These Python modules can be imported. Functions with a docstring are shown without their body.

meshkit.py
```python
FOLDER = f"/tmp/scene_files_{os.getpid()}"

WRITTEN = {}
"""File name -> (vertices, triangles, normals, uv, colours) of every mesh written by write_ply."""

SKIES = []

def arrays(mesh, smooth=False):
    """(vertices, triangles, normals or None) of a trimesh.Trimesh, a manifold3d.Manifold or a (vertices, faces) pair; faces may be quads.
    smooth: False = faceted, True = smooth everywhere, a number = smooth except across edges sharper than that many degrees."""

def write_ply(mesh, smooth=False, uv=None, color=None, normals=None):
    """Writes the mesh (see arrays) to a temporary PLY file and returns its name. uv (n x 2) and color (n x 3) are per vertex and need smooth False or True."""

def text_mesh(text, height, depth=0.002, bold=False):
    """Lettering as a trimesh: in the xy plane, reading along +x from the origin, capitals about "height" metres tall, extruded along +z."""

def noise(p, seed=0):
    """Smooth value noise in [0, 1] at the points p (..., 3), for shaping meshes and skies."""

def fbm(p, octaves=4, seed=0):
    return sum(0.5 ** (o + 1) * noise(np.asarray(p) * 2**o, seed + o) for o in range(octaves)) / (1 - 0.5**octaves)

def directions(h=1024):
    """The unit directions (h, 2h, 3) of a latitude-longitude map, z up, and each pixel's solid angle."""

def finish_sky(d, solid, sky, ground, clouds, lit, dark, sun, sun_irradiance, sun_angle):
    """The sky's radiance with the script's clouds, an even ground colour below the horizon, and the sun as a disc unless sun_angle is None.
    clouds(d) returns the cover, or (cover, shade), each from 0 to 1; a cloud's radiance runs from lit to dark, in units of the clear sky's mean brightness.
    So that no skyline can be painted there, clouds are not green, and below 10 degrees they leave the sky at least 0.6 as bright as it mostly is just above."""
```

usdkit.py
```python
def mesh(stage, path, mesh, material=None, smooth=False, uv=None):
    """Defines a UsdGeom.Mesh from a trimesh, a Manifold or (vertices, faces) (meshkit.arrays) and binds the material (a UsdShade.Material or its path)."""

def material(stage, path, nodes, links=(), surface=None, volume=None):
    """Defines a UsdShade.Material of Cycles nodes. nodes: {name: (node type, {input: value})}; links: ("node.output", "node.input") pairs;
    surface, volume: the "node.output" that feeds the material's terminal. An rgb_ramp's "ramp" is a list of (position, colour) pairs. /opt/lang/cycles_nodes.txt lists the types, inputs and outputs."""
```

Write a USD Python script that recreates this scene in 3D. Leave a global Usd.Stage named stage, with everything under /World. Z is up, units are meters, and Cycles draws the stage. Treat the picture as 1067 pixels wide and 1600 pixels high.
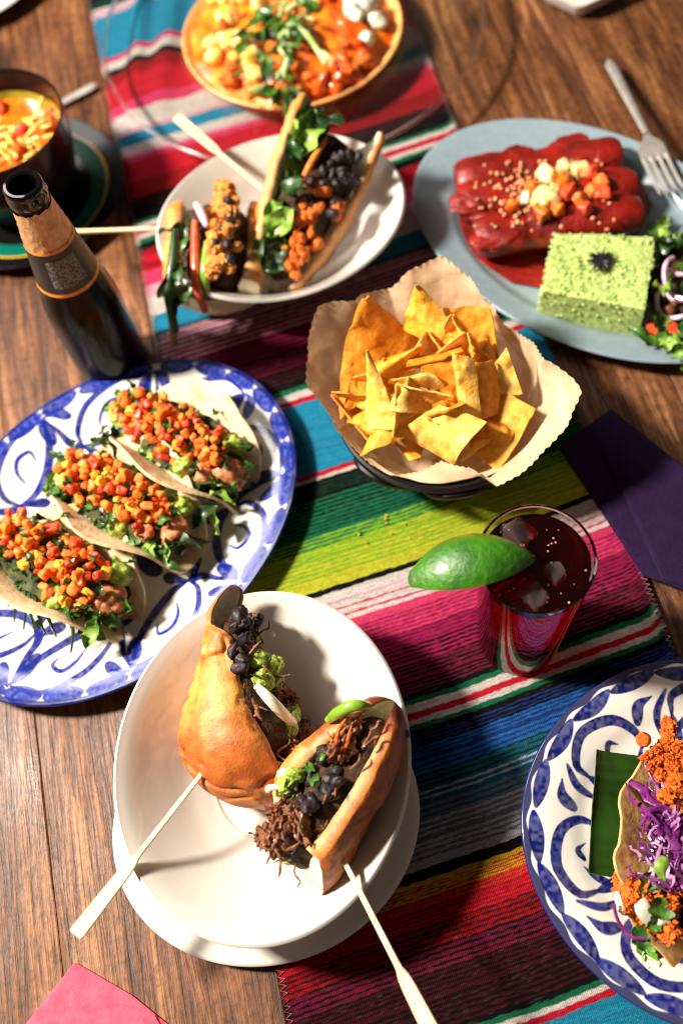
import math, numpy as np, trimesh, usdkit, meshkit
from meshkit import fbm, noise
from pxr import Usd, UsdGeom, UsdLux, UsdShade, Gf, Sdf, Vt

stage = Usd.Stage.CreateInMemory()
UsdGeom.SetStageUpAxis(stage, UsdGeom.Tokens.z); UsdGeom.SetStageMetersPerUnit(stage, 1.0)
world = UsdGeom.Xform.Define(stage, '/World'); stage.SetDefaultPrim(world.GetPrim())
UsdGeom.Scope.Define(stage, '/World/Looks')

# ------------------------------------------------------------------ camera
PW, PH, FPX, CAMH = 1067.0, 1600.0, 1553.565, 0.75
PITCH, ROLL = math.radians(63.903), math.radians(-11.085)
_cp, _sp, _cr, _sr = math.cos(PITCH), math.sin(PITCH), math.cos(ROLL), math.sin(ROLL)
FWD = np.array([0, _cp, -_sp]); _r0 = np.array([1.0, 0, 0]); _u0 = np.cross(_r0, FWD)
RIGHT = _cr * _r0 + _sr * _u0; UP = -_sr * _r0 + _cr * _u0
EYE = np.array([0, 0, CAMH])
cam = UsdGeom.Camera.Define(stage, '/World/camera')
M = Gf.Matrix4d(); 
for i, row in enumerate((RIGHT, UP, -FWD, EYE)):
    M.SetRow(i, Gf.Vec4d(*map(float, row), 1.0 if i == 3 else 0.0))
cam.AddTransformOp().Set(M)
cam.CreateHorizontalApertureAttr(24.0); cam.CreateVerticalApertureAttr(36.0)
cam.CreateFocalLengthAttr(FPX / PW * 24.0); cam.CreateClippingRangeAttr(Gf.Vec2f(0.05, 50))
cam.CreateFStopAttr(2.8); cam.CreateFocusDistanceAttr(0.70)
cam.CreateExposureAttr(0.0)

def Wp(px, py, z):
    """the point of the table scene at height z that the photograph shows at this pixel"""
    d = FWD * FPX + (px - PW / 2) * RIGHT + (PH / 2 - py) * UP
    return EYE + d * ((z - CAMH) / d[2])

# ------------------------------------------------------------------ light: low sunlight from a window at the upper left, dim warm room
KEY_AZ, KEY_EL, KEY_D = np.array([-0.978, 0.208]), math.radians(48), 2.2
KPOS = np.array([0.0, 0.45, 0.0]) + KEY_D * np.array([*(KEY_AZ * math.cos(KEY_EL)), math.sin(KEY_EL)])
def aim(prim, pos, target):
    z = np.asarray(pos, float) - np.asarray(target, float); z /= np.linalg.norm(z)
    x = np.cross([0, 0, 1.0], z); x /= np.linalg.norm(x); y = np.cross(z, x)
    m = Gf.Matrix4d()
    for i, row in enumerate((x, y, z, pos)):
        m.SetRow(i, Gf.Vec4d(*map(float, row), 1.0 if i == 3 else 0.0))
    UsdGeom.Xformable(prim).AddTransformOp().Set(m)
key = UsdLux.DiskLight.Define(stage, '/World/key_lamp')
key.CreateRadiusAttr(0.15); key.CreateNormalizeAttr(True); key.CreateIntensityAttr(54.0); key.CreateColorAttr(Gf.Vec3f(1.0, 0.90, 0.77))
aim(key, KPOS, (0.0, 0.45, 0.0))
win = UsdLux.RectLight.Define(stage, '/World/window_lamp')
win.CreateWidthAttr(0.7); win.CreateHeightAttr(0.7); win.CreateNormalizeAttr(True); win.CreateIntensityAttr(5.5); win.CreateColorAttr(Gf.Vec3f(1.0, 0.95, 0.88))
aim(win, (-1.0, 1.55, 1.5), (-0.1, 0.5, 0.0))
dome = UsdLux.DomeLight.Define(stage, '/World/room_light')
dome.CreateIntensityAttr(1.0)
dm = usdkit.material(stage, '/World/Looks/room_air', {'b': ('background_shader', {'color': (1.0, 0.86, 0.72), 'strength': 0.105})}, surface='b.background')
UsdShade.MaterialBindingAPI.Apply(dome.GetPrim()).Bind(dm)

# ------------------------------------------------------------------ helpers
def lin(c):
    c = np.asarray(c, float) / 255.0
    return np.where(c <= 0.04045, c / 12.92, ((c + 0.055) / 1.055) ** 2.4)

MATS = {}
def mat(name, c1, c2=None, c3=None, scale=150, rough=0.5, bump=0.0, bscale=None, detail=3, spec=0.5, coat=0.0, coat_rough=0.1, sss=0.0, sheen=0.0,
        metallic=0.0, vc=None, lo=0.35, hi=0.65, transl=0.0, extra=None):
    if name in MATS: return MATS[name]
    c2 = c1 if c2 is None else c2
    stops = [(lo, lin(c1)), (hi, lin(c2))] if c3 is None else [(lo, lin(c1)), ((lo + hi) / 2, lin(c2)), (hi, lin(c3))]
    n = {'g': ('geometry', {}), 'n': ('noise_texture', {'scale': float(scale), 'detail': float(detail), 'roughness': 0.6}),
         'r': ('rgb_ramp', {'ramp': stops}),
         'p': ('principled_bsdf', {'roughness': float(rough), 'specular_ior_level': float(spec), 'coat_weight': float(coat), 'coat_roughness': float(coat_rough),
               'metallic': float(metallic), 'sheen_weight': float(sheen), 'subsurface_weight': float(sss), 'subsurface_scale': 0.004, 'subsurface_radius': (1.0, 0.6, 0.35)})}
    l = [('g.position', 'n.vector'), ('n.fac', 'r.fac')]
    if vc:
        n['a'] = ('attribute', {'attribute': 'col'})
        n['m'] = ('mix_color', {'blend_type': 'multiply', 'fac': 1.0})
        l += [('a.color', 'm.a'), ('r.color', 'm.b'), ('m.result', 'p.base_color')]; cout = 'm.result'
    else:
        l += [('r.color', 'p.base_color')]; cout = 'r.color'
    if bump:
        n['bn'] = ('noise_texture', {'scale': float(bscale or scale), 'detail': 4.0, 'roughness': 0.65})
        n['b'] = ('bump', {'strength': 1.0, 'distance': float(bump)})
        l += [('g.position', 'bn.vector'), ('bn.fac', 'b.height'), ('b.normal', 'p.normal')]
    surf = 'p.BSDF'
    if transl:
        n['t'] = ('translucent_bsdf', {}); n['x'] = ('mix_closure', {'fac': float(transl)})
        l += [(cout, 't.color'), ('p.BSDF', 'x.closure1'), ('t.BSDF', 'x.closure2')]; surf = 'x.closure'
    if extra: n, l, surf = extra(n, l, surf)
    MATS[name] = usdkit.material(stage, '/World/Looks/' + name, n, l, surface=surf)
    return MATS[name]

COUNT = {}
def free(parent, name):
    k = COUNT.get((parent, name), 0); COUNT[(parent, name)] = k + 1
    return f'{parent}/{name}' if k == 0 else f'{parent}/{name}_{k:03d}'
BASE = {}
def keys(p, label=None, cat=None, group=None, kind=None):
    for k, v in (('label', label), ('category', cat), ('group', group), ('kind', kind)):
        if v: p.SetCustomDataByKey(k, v)
    return p
def thing(name, label, cat, base, group=None):
    x = UsdGeom.Xform.Define(stage, free('/World', name)); x.AddTranslateOp().Set(Gf.Vec3d(*map(float, base)))
    p = keys(x.GetPrim(), label, cat, group); BASE[str(p.GetPath())] = np.asarray(base, float)
    return p
def part(name, mesh, m, parent, smooth=40, col=None, label=None, kind=None):
    """mesh in world coordinates -> one Mesh prim under its thing (stored about the thing's base)"""
    pp = str(parent.GetPath()); b = BASE[pp]
    if isinstance(mesh, trimesh.Trimesh): v, f = np.array(mesh.vertices), np.array(mesh.faces)
    else: v, f = mesh
    path = free(pp, name)
    um = usdkit.mesh(stage, path, (np.asarray(v) - b, f), m, smooth=True if col is not None else smooth)
    if col is not None:
        UsdGeom.PrimvarsAPI(um).CreatePrimvar('col', Sdf.ValueTypeNames.Color3fArray, 'vertex').Set(Vt.Vec3fArray.FromNumpy(np.asarray(col, np.float32)))
    BASE[path] = b
    return keys(um.GetPrim(), label, None, None, kind)
def single(name, mesh, m, label, cat, base=None, group=None, smooth=40, col=None, kind=None):
    if isinstance(mesh, trimesh.Trimesh): v, f = np.array(mesh.vertices), np.array(mesh.faces)
    else: v, f = mesh
    v = np.asarray(v, float); base = np.array([*v.mean(0)[:2], v[:, 2].min()]) if base is None else np.asarray(base)
    path = free('/World', name)
    um = usdkit.mesh(stage, path, (v - base, f), m, smooth=True if col is not None else smooth)
    um.AddTranslateOp().Set(Gf.Vec3d(*map(float, base)))
    if col is not None:
        UsdGeom.PrimvarsAPI(um).CreatePrimvar('col', Sdf.ValueTypeNames.Color3fArray, 'vertex').Set(Vt.Vec3fArray.FromNumpy(np.asarray(col, np.float32)))
    return keys(um.GetPrim(), label, cat, group, kind)

def gridf(n, m, wrap=False):
    i, j = np.meshgrid(np.arange(n - 1), np.arange(m if wrap else m - 1), indexing='ij'); k = (j + 1) % m
    q = np.stack([i * m + j, i * m + k, (i + 1) * m + k, (i + 1) * m + j], -1).reshape(-1, 4)
    return np.vstack([q[:, [0, 1, 2]], q[:, [0, 2, 3]]])
def join(*ms):
    vs, fs, o = [], [], 0
    for v, f in ms:
        vs.append(np.asarray(v)); fs.append(np.asarray(f) + o); o += len(v)
    return np.vstack(vs), np.vstack(fs)
def tm(m): return np.array(m.vertices), np.array(m.faces)
def nrm(v): v = np.asarray(v, float); return v / (np.linalg.norm(v) + 1e-12)
def frame(a, o):
    a = nrm(a); o = np.asarray(o, float); o = nrm(o - a * (o @ a)); return a, o, np.cross(a, o)
def tube(pts, rad, sides=8):
    p = np.asarray(pts, float); n = len(p); rad = np.broadcast_to(rad, (n,)).astype(float)
    t = np.gradient(p, axis=0); t /= np.linalg.norm(t, axis=1, keepdims=True) + 1e-12
    a = np.zeros_like(p); a[0] = nrm(np.cross(t[0], [0.13, 0.21, 0.97] if abs(t[0][2]) < 0.9 else [1, 0.1, 0]))
    for i in range(1, n): a[i] = nrm(a[i - 1] - t[i] * (a[i - 1] @ t[i]))
    b = np.cross(t, a); ang = np.arange(sides) * 2 * np.pi / sides
    v = p[:, None] + rad[:, None, None] * (np.cos(ang)[None, :, None] * a[:, None] + np.sin(ang)[None, :, None] * b[:, None])
    v = np.vstack([v.reshape(-1, 3), p[:1], p[-1:]]); f = gridf(n, sides, True); k = np.arange(sides); k2 = (k + 1) % sides
    f = np.vstack([f, np.c_[np.full(sides, n * sides), k2, k], np.c_[np.full(sides, n * sides + 1), (n - 1) * sides + k, (n - 1) * sides + k2]])
    return v, f
def spline(pts, n=24):
    p = np.asarray(pts, float); P = np.vstack([2 * p[0] - p[1], p, 2 * p[-1] - p[-2]]); k = len(p) - 1
    out = []
    for x in np.linspace(0, k - 1e-9, n):
        i = int(x); t = x - i; a, b, c, d = P[i:i + 4]
        out.append(0.5 * (2 * b + (c - a) * t + (2 * a - 5 * b + 4 * c - d) * t * t + (3 * b - a - 3 * c + d) * t ** 3))
    return np.array(out)
def lathe(prof, n=96, a=1.0, b=1.0, ang=0.0, c=(0, 0, 0), closed=True):
    """profile (r, z): closed = the profile is a loop (a shell with thickness)"""
    pr = np.asarray(prof, float); th = np.arange(n) * 2 * np.pi / n
    x = pr[:, :1] * np.cos(th) * a; y = pr[:, :1] * np.sin(th) * b; z = np.repeat(pr[:, 1:], n, 1)
    ca, sa = math.cos(ang), math.sin(ang)
    v = np.stack([x * ca - y * sa + c[0], x * sa + y * ca + c[1], z + c[2]], -1)
    if closed: v = np.concatenate([v, v[:1]], 0)
    f = gridf(len(v), n, True)
    v = v.reshape(-1, 3)
    m = trimesh.Trimesh(v, f, process=False); m.merge_vertices(digits_vertex=7); m.update_faces(m.nondegenerate_faces())
    v, f = tm(m); t = v[f] - np.asarray(c, float); vol = np.einsum('ij,ij->i', t[:, 0], np.cross(t[:, 1], t[:, 2])).sum()
    return (v, f[:, ::-1]) if vol < 0 else (v, f)
ICO = {k: tm(trimesh.creation.icosphere(subdivisions=k)) for k in (1, 2, 3, 4)}
def rot(rng):
    q = rng.normal(size=4); q /= np.linalg.norm(q); return trimesh.transformations.quaternion_matrix(q)[:3, :3]
def blob(c, r, rng, amp=0.25, fr=1.6, sub=2, R=None):
    v, f = ICO[sub]; d = fbm(v * fr + rng.uniform(0, 90, 3), 3, int(rng.integers(999)))
    R = rot(rng) if R is None else R
    return (v * (1 + amp * 2 * (d - 0.5))[:, None] * np.broadcast_to(r, 3)) @ R.T + np.asarray(c), f
def dice(c, s, rng, R=None):
    """a cut cube of vegetable with soft edges"""
    v, f = ICO[2]; k = np.abs(v) ** 8; w = v / (k.sum(1) ** (1 / 8))[:, None]
    w = w * np.asarray(s) * rng.uniform(0.8, 1.15, 3) / 2
    w = w + rng.normal(size=3)[None] * 0 + 0.34 * np.asarray(s) * (noise(v * 1.3 + rng.uniform(0, 99, 3))[:, None] - 0.5)
    R = rot(rng) if R is None else R
    return w @ R.T + np.asarray(c), f
def leaf(c, d, nrmal, L, Wd, rng, ruffle=0.25, curl=0.5, n=9, m=7, lobes=0):
    """a leaf sheet with a little thickness: tapering outline, ruffled edge, bent along its length"""
    a, o, b = frame(d, nrmal); t = np.linspace(0, 1, n); s = np.linspace(-1, 1, m); T, S = np.meshgrid(t, s, indexing='ij')
    w = Wd * np.sin(np.pi * np.clip(T * 0.94 + 0.05, 0, 1)) ** 0.7
    if lobes: w = w * (0.75 + 0.35 * np.abs(np.sin(T * np.pi * lobes)))
    ph = rng.uniform(0, 6); x = T * L; y = S * w * 0.5
    z = -curl * L * (T - 0.3) ** 2 + ruffle * Wd * (0.5 * S ** 2 * np.sin(T * 11 + ph + 2 * np.sign(S)) + 0.2 * np.sin(T * 6 + ph)) + 0.18 * Wd * S ** 2
    p = np.asarray(c) + x[..., None] * a + y[..., None] * b + z[..., None] * o
    g = p.reshape(-1, 3); f = gridf(n, m); g2 = g - o * 0.0004
    return join((g, f), (g2, f[:, ::-1]))
def sheet(P, f, thick, up=None):
    """closed thin slab from a grid of points (n, m, 3); up: the side it keeps"""
    n0, m0 = P.shape[:2]
    if up is not None and np.cross(P[n0 // 2, m0 // 2 + 1] - P[n0 // 2, m0 // 2], P[n0 // 2 + 1, m0 // 2] - P[n0 // 2, m0 // 2]) @ np.asarray(up) < 0: P = P[:, ::-1]
    n, m = P.shape[:2]; v = P.reshape(-1, 3); F = gridf(n, m)
    tmn = trimesh.Trimesh(v, F, process=False).vertex_normals
    lo = v - tmn * thick; N = n * m
    e = np.r_[np.arange(m), np.arange(1, n) * m + m - 1, (n - 1) * m + np.arange(m - 2, -1, -1), np.arange(n - 2, 0, -1) * m]
    e2 = np.roll(e, -1)
    side = np.vstack([np.c_[e, e + N, e2], np.c_[e2, e + N, e2 + N]])
    return np.vstack([v, lo]), np.vstack([F, F[:, ::-1] + N, side])

# ------------------------------------------------------------------ materials of the setting
RYAW = math.radians(3.857); SKEW = math.radians(3.857 + 4.746)
RU = np.array([math.cos(RYAW), math.sin(RYAW)]); RV = np.array([-math.sin(RYAW), math.cos(RYAW)])
SV = np.array([-math.sin(SKEW), math.cos(SKEW)])

def wood_material():
    n = {'g': ('geometry', {}), 'oi': ('object_info', {}),
         'rt': ('vector_rotate', {'rotate_type': 'z_axis', 'angle': -RYAW}),
         'ofs': ('vector_math', {'math_type': 'multiply_add', 'vector2': (1.0, 1.0, 1.0)}),
         'cx': ('combine_xyz', {}), 'ml': ('math', {'math_type': 'multiply', 'value2': 37.0}),
         'mp': ('mapping', {'scale': (70.0, 5.5, 30.0)}), 'mp2': ('mapping', {'scale': (330.0, 20.0, 100.0)}), 'mp3': ('mapping', {'scale': (14.0, 8.0, 9.0)}),
         'n1': ('noise_texture', {'scale': 1.0, 'detail': 6.0, 'roughness': 0.62, 'distortion': 1.2}),
         'n2': ('noise_texture', {'scale': 1.0, 'detail': 4.0, 'roughness': 0.6, 'distortion': 0.3}),
         'n3': ('noise_texture', {'scale': 1.0, 'detail': 5.0, 'roughness': 0.6}),
         'r1': ('rgb_ramp', {'ramp': [(0.25, lin((28, 14, 7))), (0.42, lin((78, 45, 24))), (0.56, lin((112, 71, 40))), (0.74, lin((164, 118, 78)))]}),
         'r2': ('rgb_ramp', {'ramp': [(0.3, (0.22, 0.2, 0.19)), (0.45, (0.95, 0.95, 0.95)), (0.68, (1.3, 1.27, 1.22))]}),
         'r3': ('rgb_ramp', {'ramp': [(0.3, (0.62, 0.58, 0.55)), (0.7, (1.12, 1.1, 1.1))]}),
         'x1': ('mix_color', {'blend_type': 'multiply', 'fac': 0.9}), 'x2': ('mix_color', {'blend_type': 'multiply', 'fac': 0.9}),
         'rr': ('map_range', {'from_min': 0.3, 'from_max': 0.7, 'to_min': 0.36, 'to_max': 0.58}),
         'ad': ('math', {'math_type': 'multiply_add', 'value2': 0.6}),
         'b': ('bump', {'strength': 0.8, 'distance': 0.0018}),
         'p': ('principled_bsdf', {'specular_ior_level': 0.35}), 'n4': ('noise_texture', {'scale': 130.0, 'detail': 5.0, 'roughness': 0.7}), 'r4': ('rgb_ramp', {'ramp': [(0.36, (0.45, 0.42, 0.4)), (0.5, (1, 1, 1)), (0.66, (1.3, 1.27, 1.22))]}), 'x3': ('mix_color', {'blend_type': 'multiply', 'fac': 0.8}),
         'mk': ('mapping', {'scale': (9.0, 4.5, 9.0)}), 'vk': ('voronoi_texture', {'feature': 'f1', 'scale': 1.0}), 'rk': ('rgb_ramp', {'ramp': [(0.05, (0.25, 0.2, 0.18)), (0.11, (0.55, 0.5, 0.46)), (0.16, (1, 1, 1))]}), 'x4': ('mix_color', {'blend_type': 'multiply', 'fac': 1.0})}
    l = [('g.position', 'rt.vector'), ('oi.random', 'ml.value1'), ('ml.value', 'cx.x'), ('ml.value', 'cx.y'), ('rt.vector', 'ofs.vector1'), ('cx.vector', 'ofs.vector3')]
    for k in ('mp', 'mp2', 'mp3'): l.append(('ofs.vector', k + '.vector'))
    l += [('mp.vector', 'n1.vector'), ('mp2.vector', 'n2.vector'), ('mp3.vector', 'n3.vector'), ('n1.fac', 'r1.fac'), ('n2.fac', 'r2.fac'), ('n3.fac', 'r3.fac'),
          ('r1.color', 'x1.a'), ('r2.color', 'x1.b'), ('x1.result', 'x2.a'), ('r3.color', 'x2.b'), ('x2.result', 'x3.a'), ('ofs.vector', 'n4.vector'), ('n4.fac', 'r4.fac'), ('r4.color', 'x3.b'), ('ofs.vector', 'mk.vector'), ('mk.vector', 'vk.vector'), ('vk.distance', 'rk.fac'), ('x3.result', 'x4.a'), ('rk.color', 'x4.b'), ('x4.result', 'p.base_color'),
          ('n3.fac', 'rr.value'), ('rr.result', 'p.roughness'), ('n2.fac', 'ad.value1'), ('n1.fac', 'ad.value3'), ('ad.value', 'b.height'), ('b.normal', 'p.normal')]
    return usdkit.material(stage, '/World/Looks/worn_wood', n, l, surface='p.BSDF')
WOOD = wood_material()

def table():
    t = thing('wooden_table', 'worn brown plank dining table under all the dishes', 'table', (0, 0.45, -0.04))
    rng = np.random.default_rng(4); u = -0.98
    while u < 1.15:
        w = rng.uniform(0.125, 0.15); g = 0.0003
        xs = np.array([u + g, u + g + 0.001, u + w - g - 0.001, u + w - g]); zz = np.array([-0.0005, 0, 0, -0.0005]) - rng.uniform(0, 0.00015)
        ys = np.linspace(-0.75, 1.95, 28); X, Y = np.meshgrid(xs, ys, indexing='ij'); Z = np.repeat(zz[:, None], 28, 1)
        P = np.stack([X * RU[0] + Y * RV[0], X * RU[1] + Y * RV[1], Z], -1)[:, ::-1]
        v = P.reshape(-1, 3); n = len(v); lo = v.copy(); lo[:, 2] = -0.04
        f = gridf(4, 28); e = np.r_[np.arange(28), np.arange(1, 4) * 28 + 27, 3 * 28 + np.arange(26, -1, -1), np.arange(2, 0, -1) * 28]; e2 = np.roll(e, -1)
        f = np.vstack([f, f[:, ::-1] + n, np.c_[e, e + n, e2], np.c_[e2, e + n, e2 + n]])
        part('plank', (np.vstack([v, lo]), f[:, ::-1]), WOOD, t, smooth=20); u += w
table()

# ------------------------------------------------------------------ serape runner
C = {k: lin(v) for k, v in dict(black=(9, 6, 9), blue=(34, 150, 192), teal=(18, 104, 128), navy=(24, 58, 132), cob=(34, 108, 188), red=(216, 24, 50), white=(238, 226, 220),
     green=(18, 116, 76), dgreen=(8, 60, 44), lime=(140, 200, 44), yel=(212, 214, 52), pink=(236, 66, 116), lpink=(244, 186, 204), maroon=(124, 16, 58), mag=(178, 24, 90),
     grey=(118, 126, 140), lgrey=(196, 196, 204), gold=(232, 176, 28), orange=(228, 78, 20), dred=(172, 14, 24), wine=(72, 8, 26)).items()}
STR = [(-0.5, 'blue'), (-0.0402, 'red'), (-0.036, 'white'), (-0.0322, 'green'), (-0.0285, 'black'),
  (-0.0262, 'black', 'wine', 6), (-0.005, 'wine', 'black', 5), (0.010, 'maroon', 'black', 4), (0.0243, 'dred', 'wine', 4), (0.038, 'red', 'dred', 4), (0.0492, 'red', 'orange', 3), (0.0562, 'gold', 'red', 4),
  (0.064, 'gold'), (0.0675, 'black'), (0.0745, 'lgrey'), (0.0785, 'lgrey', 'grey', 4), (0.0935, 'grey', 'lgrey', 3), (0.105, 'grey', 'teal', 3), (0.1175, 'teal', 'lgrey', 2), (0.1255, 'teal', 'dgreen', 3),
  (0.1375, 'cob', 'navy', 3), (0.1485, 'navy', 'cob', 3), (0.157, 'black', 'navy', 3), (0.1655, 'black'), (0.1703, 'green'), (0.1739, 'white'), (0.1781, 'red'), (0.1831, 'white'), (0.1892, 'green'), (0.1933, 'black'),
  (0.1965, 'black', 'maroon', 4), (0.208, 'maroon', 'black', 4), (0.2205, 'mag', 'black', 4), (0.234, 'mag', 'maroon', 4), (0.2465, 'pink', 'mag', 5), (0.2625, 'pink'), (0.2698, 'white'), (0.2735, 'pink'), (0.2752, 'white'), (0.2800, 'pink'), (0.2815, 'white'),
  (0.2862, 'lpink'), (0.2880, 'white'), (0.2958, 'black'), (0.3005, 'yel'), (0.3090, 'yel', 'lime', 5), (0.3274, 'lime', 'yel', 3), (0.3350, 'lime', 'green', 4), (0.3480, 'green', 'dgreen', 4), (0.362, 'green', 'black', 5), (0.381, 'black', 'dgreen', 4),
  (0.3930, 'black'), (0.3967, 'white'), (0.3998, 'red'), (0.4042, 'blue'), (0.4753, 'red'), (0.4810, 'white'), (0.4881, 'green'), (0.4933, 'black'), (0.499, 'black', 'wine', 4), (0.5155, 'maroon', 'black', 5), (0.5360, 'mag', 'wine', 4),
  (0.5560, 'mag', 'lpink', 3), (0.5720, 'maroon', 'lpink', 3), (0.5870, 'lpink', 'maroon', 3), (0.5967, 'teal'), (0.6010, 'blue'), (0.6200, 'white'), (0.6424, 'lpink'), (0.6560, 'pink'), (0.6731, 'red'), (0.6924, 'dred'), (0.70, 'black'),
  (0.7090, 'green'), (0.7145, 'white'), (0.7200, 'red'), (0.7272, 'white'), (0.7330, 'green'), (0.7377, 'black'), (0.752, 'black', 'wine', 3), (0.7683, 'dred'), (0.79, 'red'), (0.8167, 'pink'), (0.8246, 'lpink'), (0.829, 'white'), (0.8395, 'blue'),
  (0.8556, 'lpink'), (0.862, 'white'), (0.8856, 'pink'), (0.90, 'red'), (0.935, 'dred'), (0.9491, 'black'), (0.9579, 'white'), (0.9706, 'pink'), (0.9781, 'blue'), (1.0475, 'lpink'), (1.0581, 'white'), (1.0615, 'dgreen'), (1.075, 'black'), (1.2, 'black')]
def stripe(s):
    out = np.zeros((len(s), 3)); st = np.array([x[0] for x in STR]); idx = np.clip(np.searchsorted(st, s, 'right') - 1, 0, len(STR) - 1)
    for i, x in enumerate(STR):
        m = idx == i
        if not m.any(): continue
        if len(x) == 2: out[m] = C[x[1]]
        else:
            s1 = STR[i + 1][0]; ph = (s[m] - x[0]) / (s1 - x[0]) * x[3] % 1.0
            out[m] = np.where((ph < 0.58)[:, None], C[x[1]], C[x[2]])
    return out
UL, UR = -0.1005, 0.2425
def cloth_z(x, y):
    s = x * SV[0] + y * SV[1]; u = x * RU[0] + y * RU[1]
    p = np.stack([x * 9, y * 9, x * 0], -1)
    z = 0.0032 + 0.0022 * (fbm(p, 2, 5) - 0.3)
    k = 1 / (1 + np.exp(-(s - 0.90) / 0.025))
    for (u0, w, h, sl) in ((-0.055, 0.012, 0.011, 0.22), (-0.02, 0.016, 0.014, 0.30), (0.03, 0.02, 0.012, 0.2), (0.10, 0.02, 0.008, 0.1)):
        z = z + k * h * np.exp(-((u - u0 - sl * (s - 0.98)) / w) ** 2)
    z = z + 0.006 * np.exp(-((u - 0.235) / 0.03) ** 2) * np.exp(-((s - 0.30) / 0.05) ** 2)
    return np.maximum(z, 0.0022)
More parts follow.
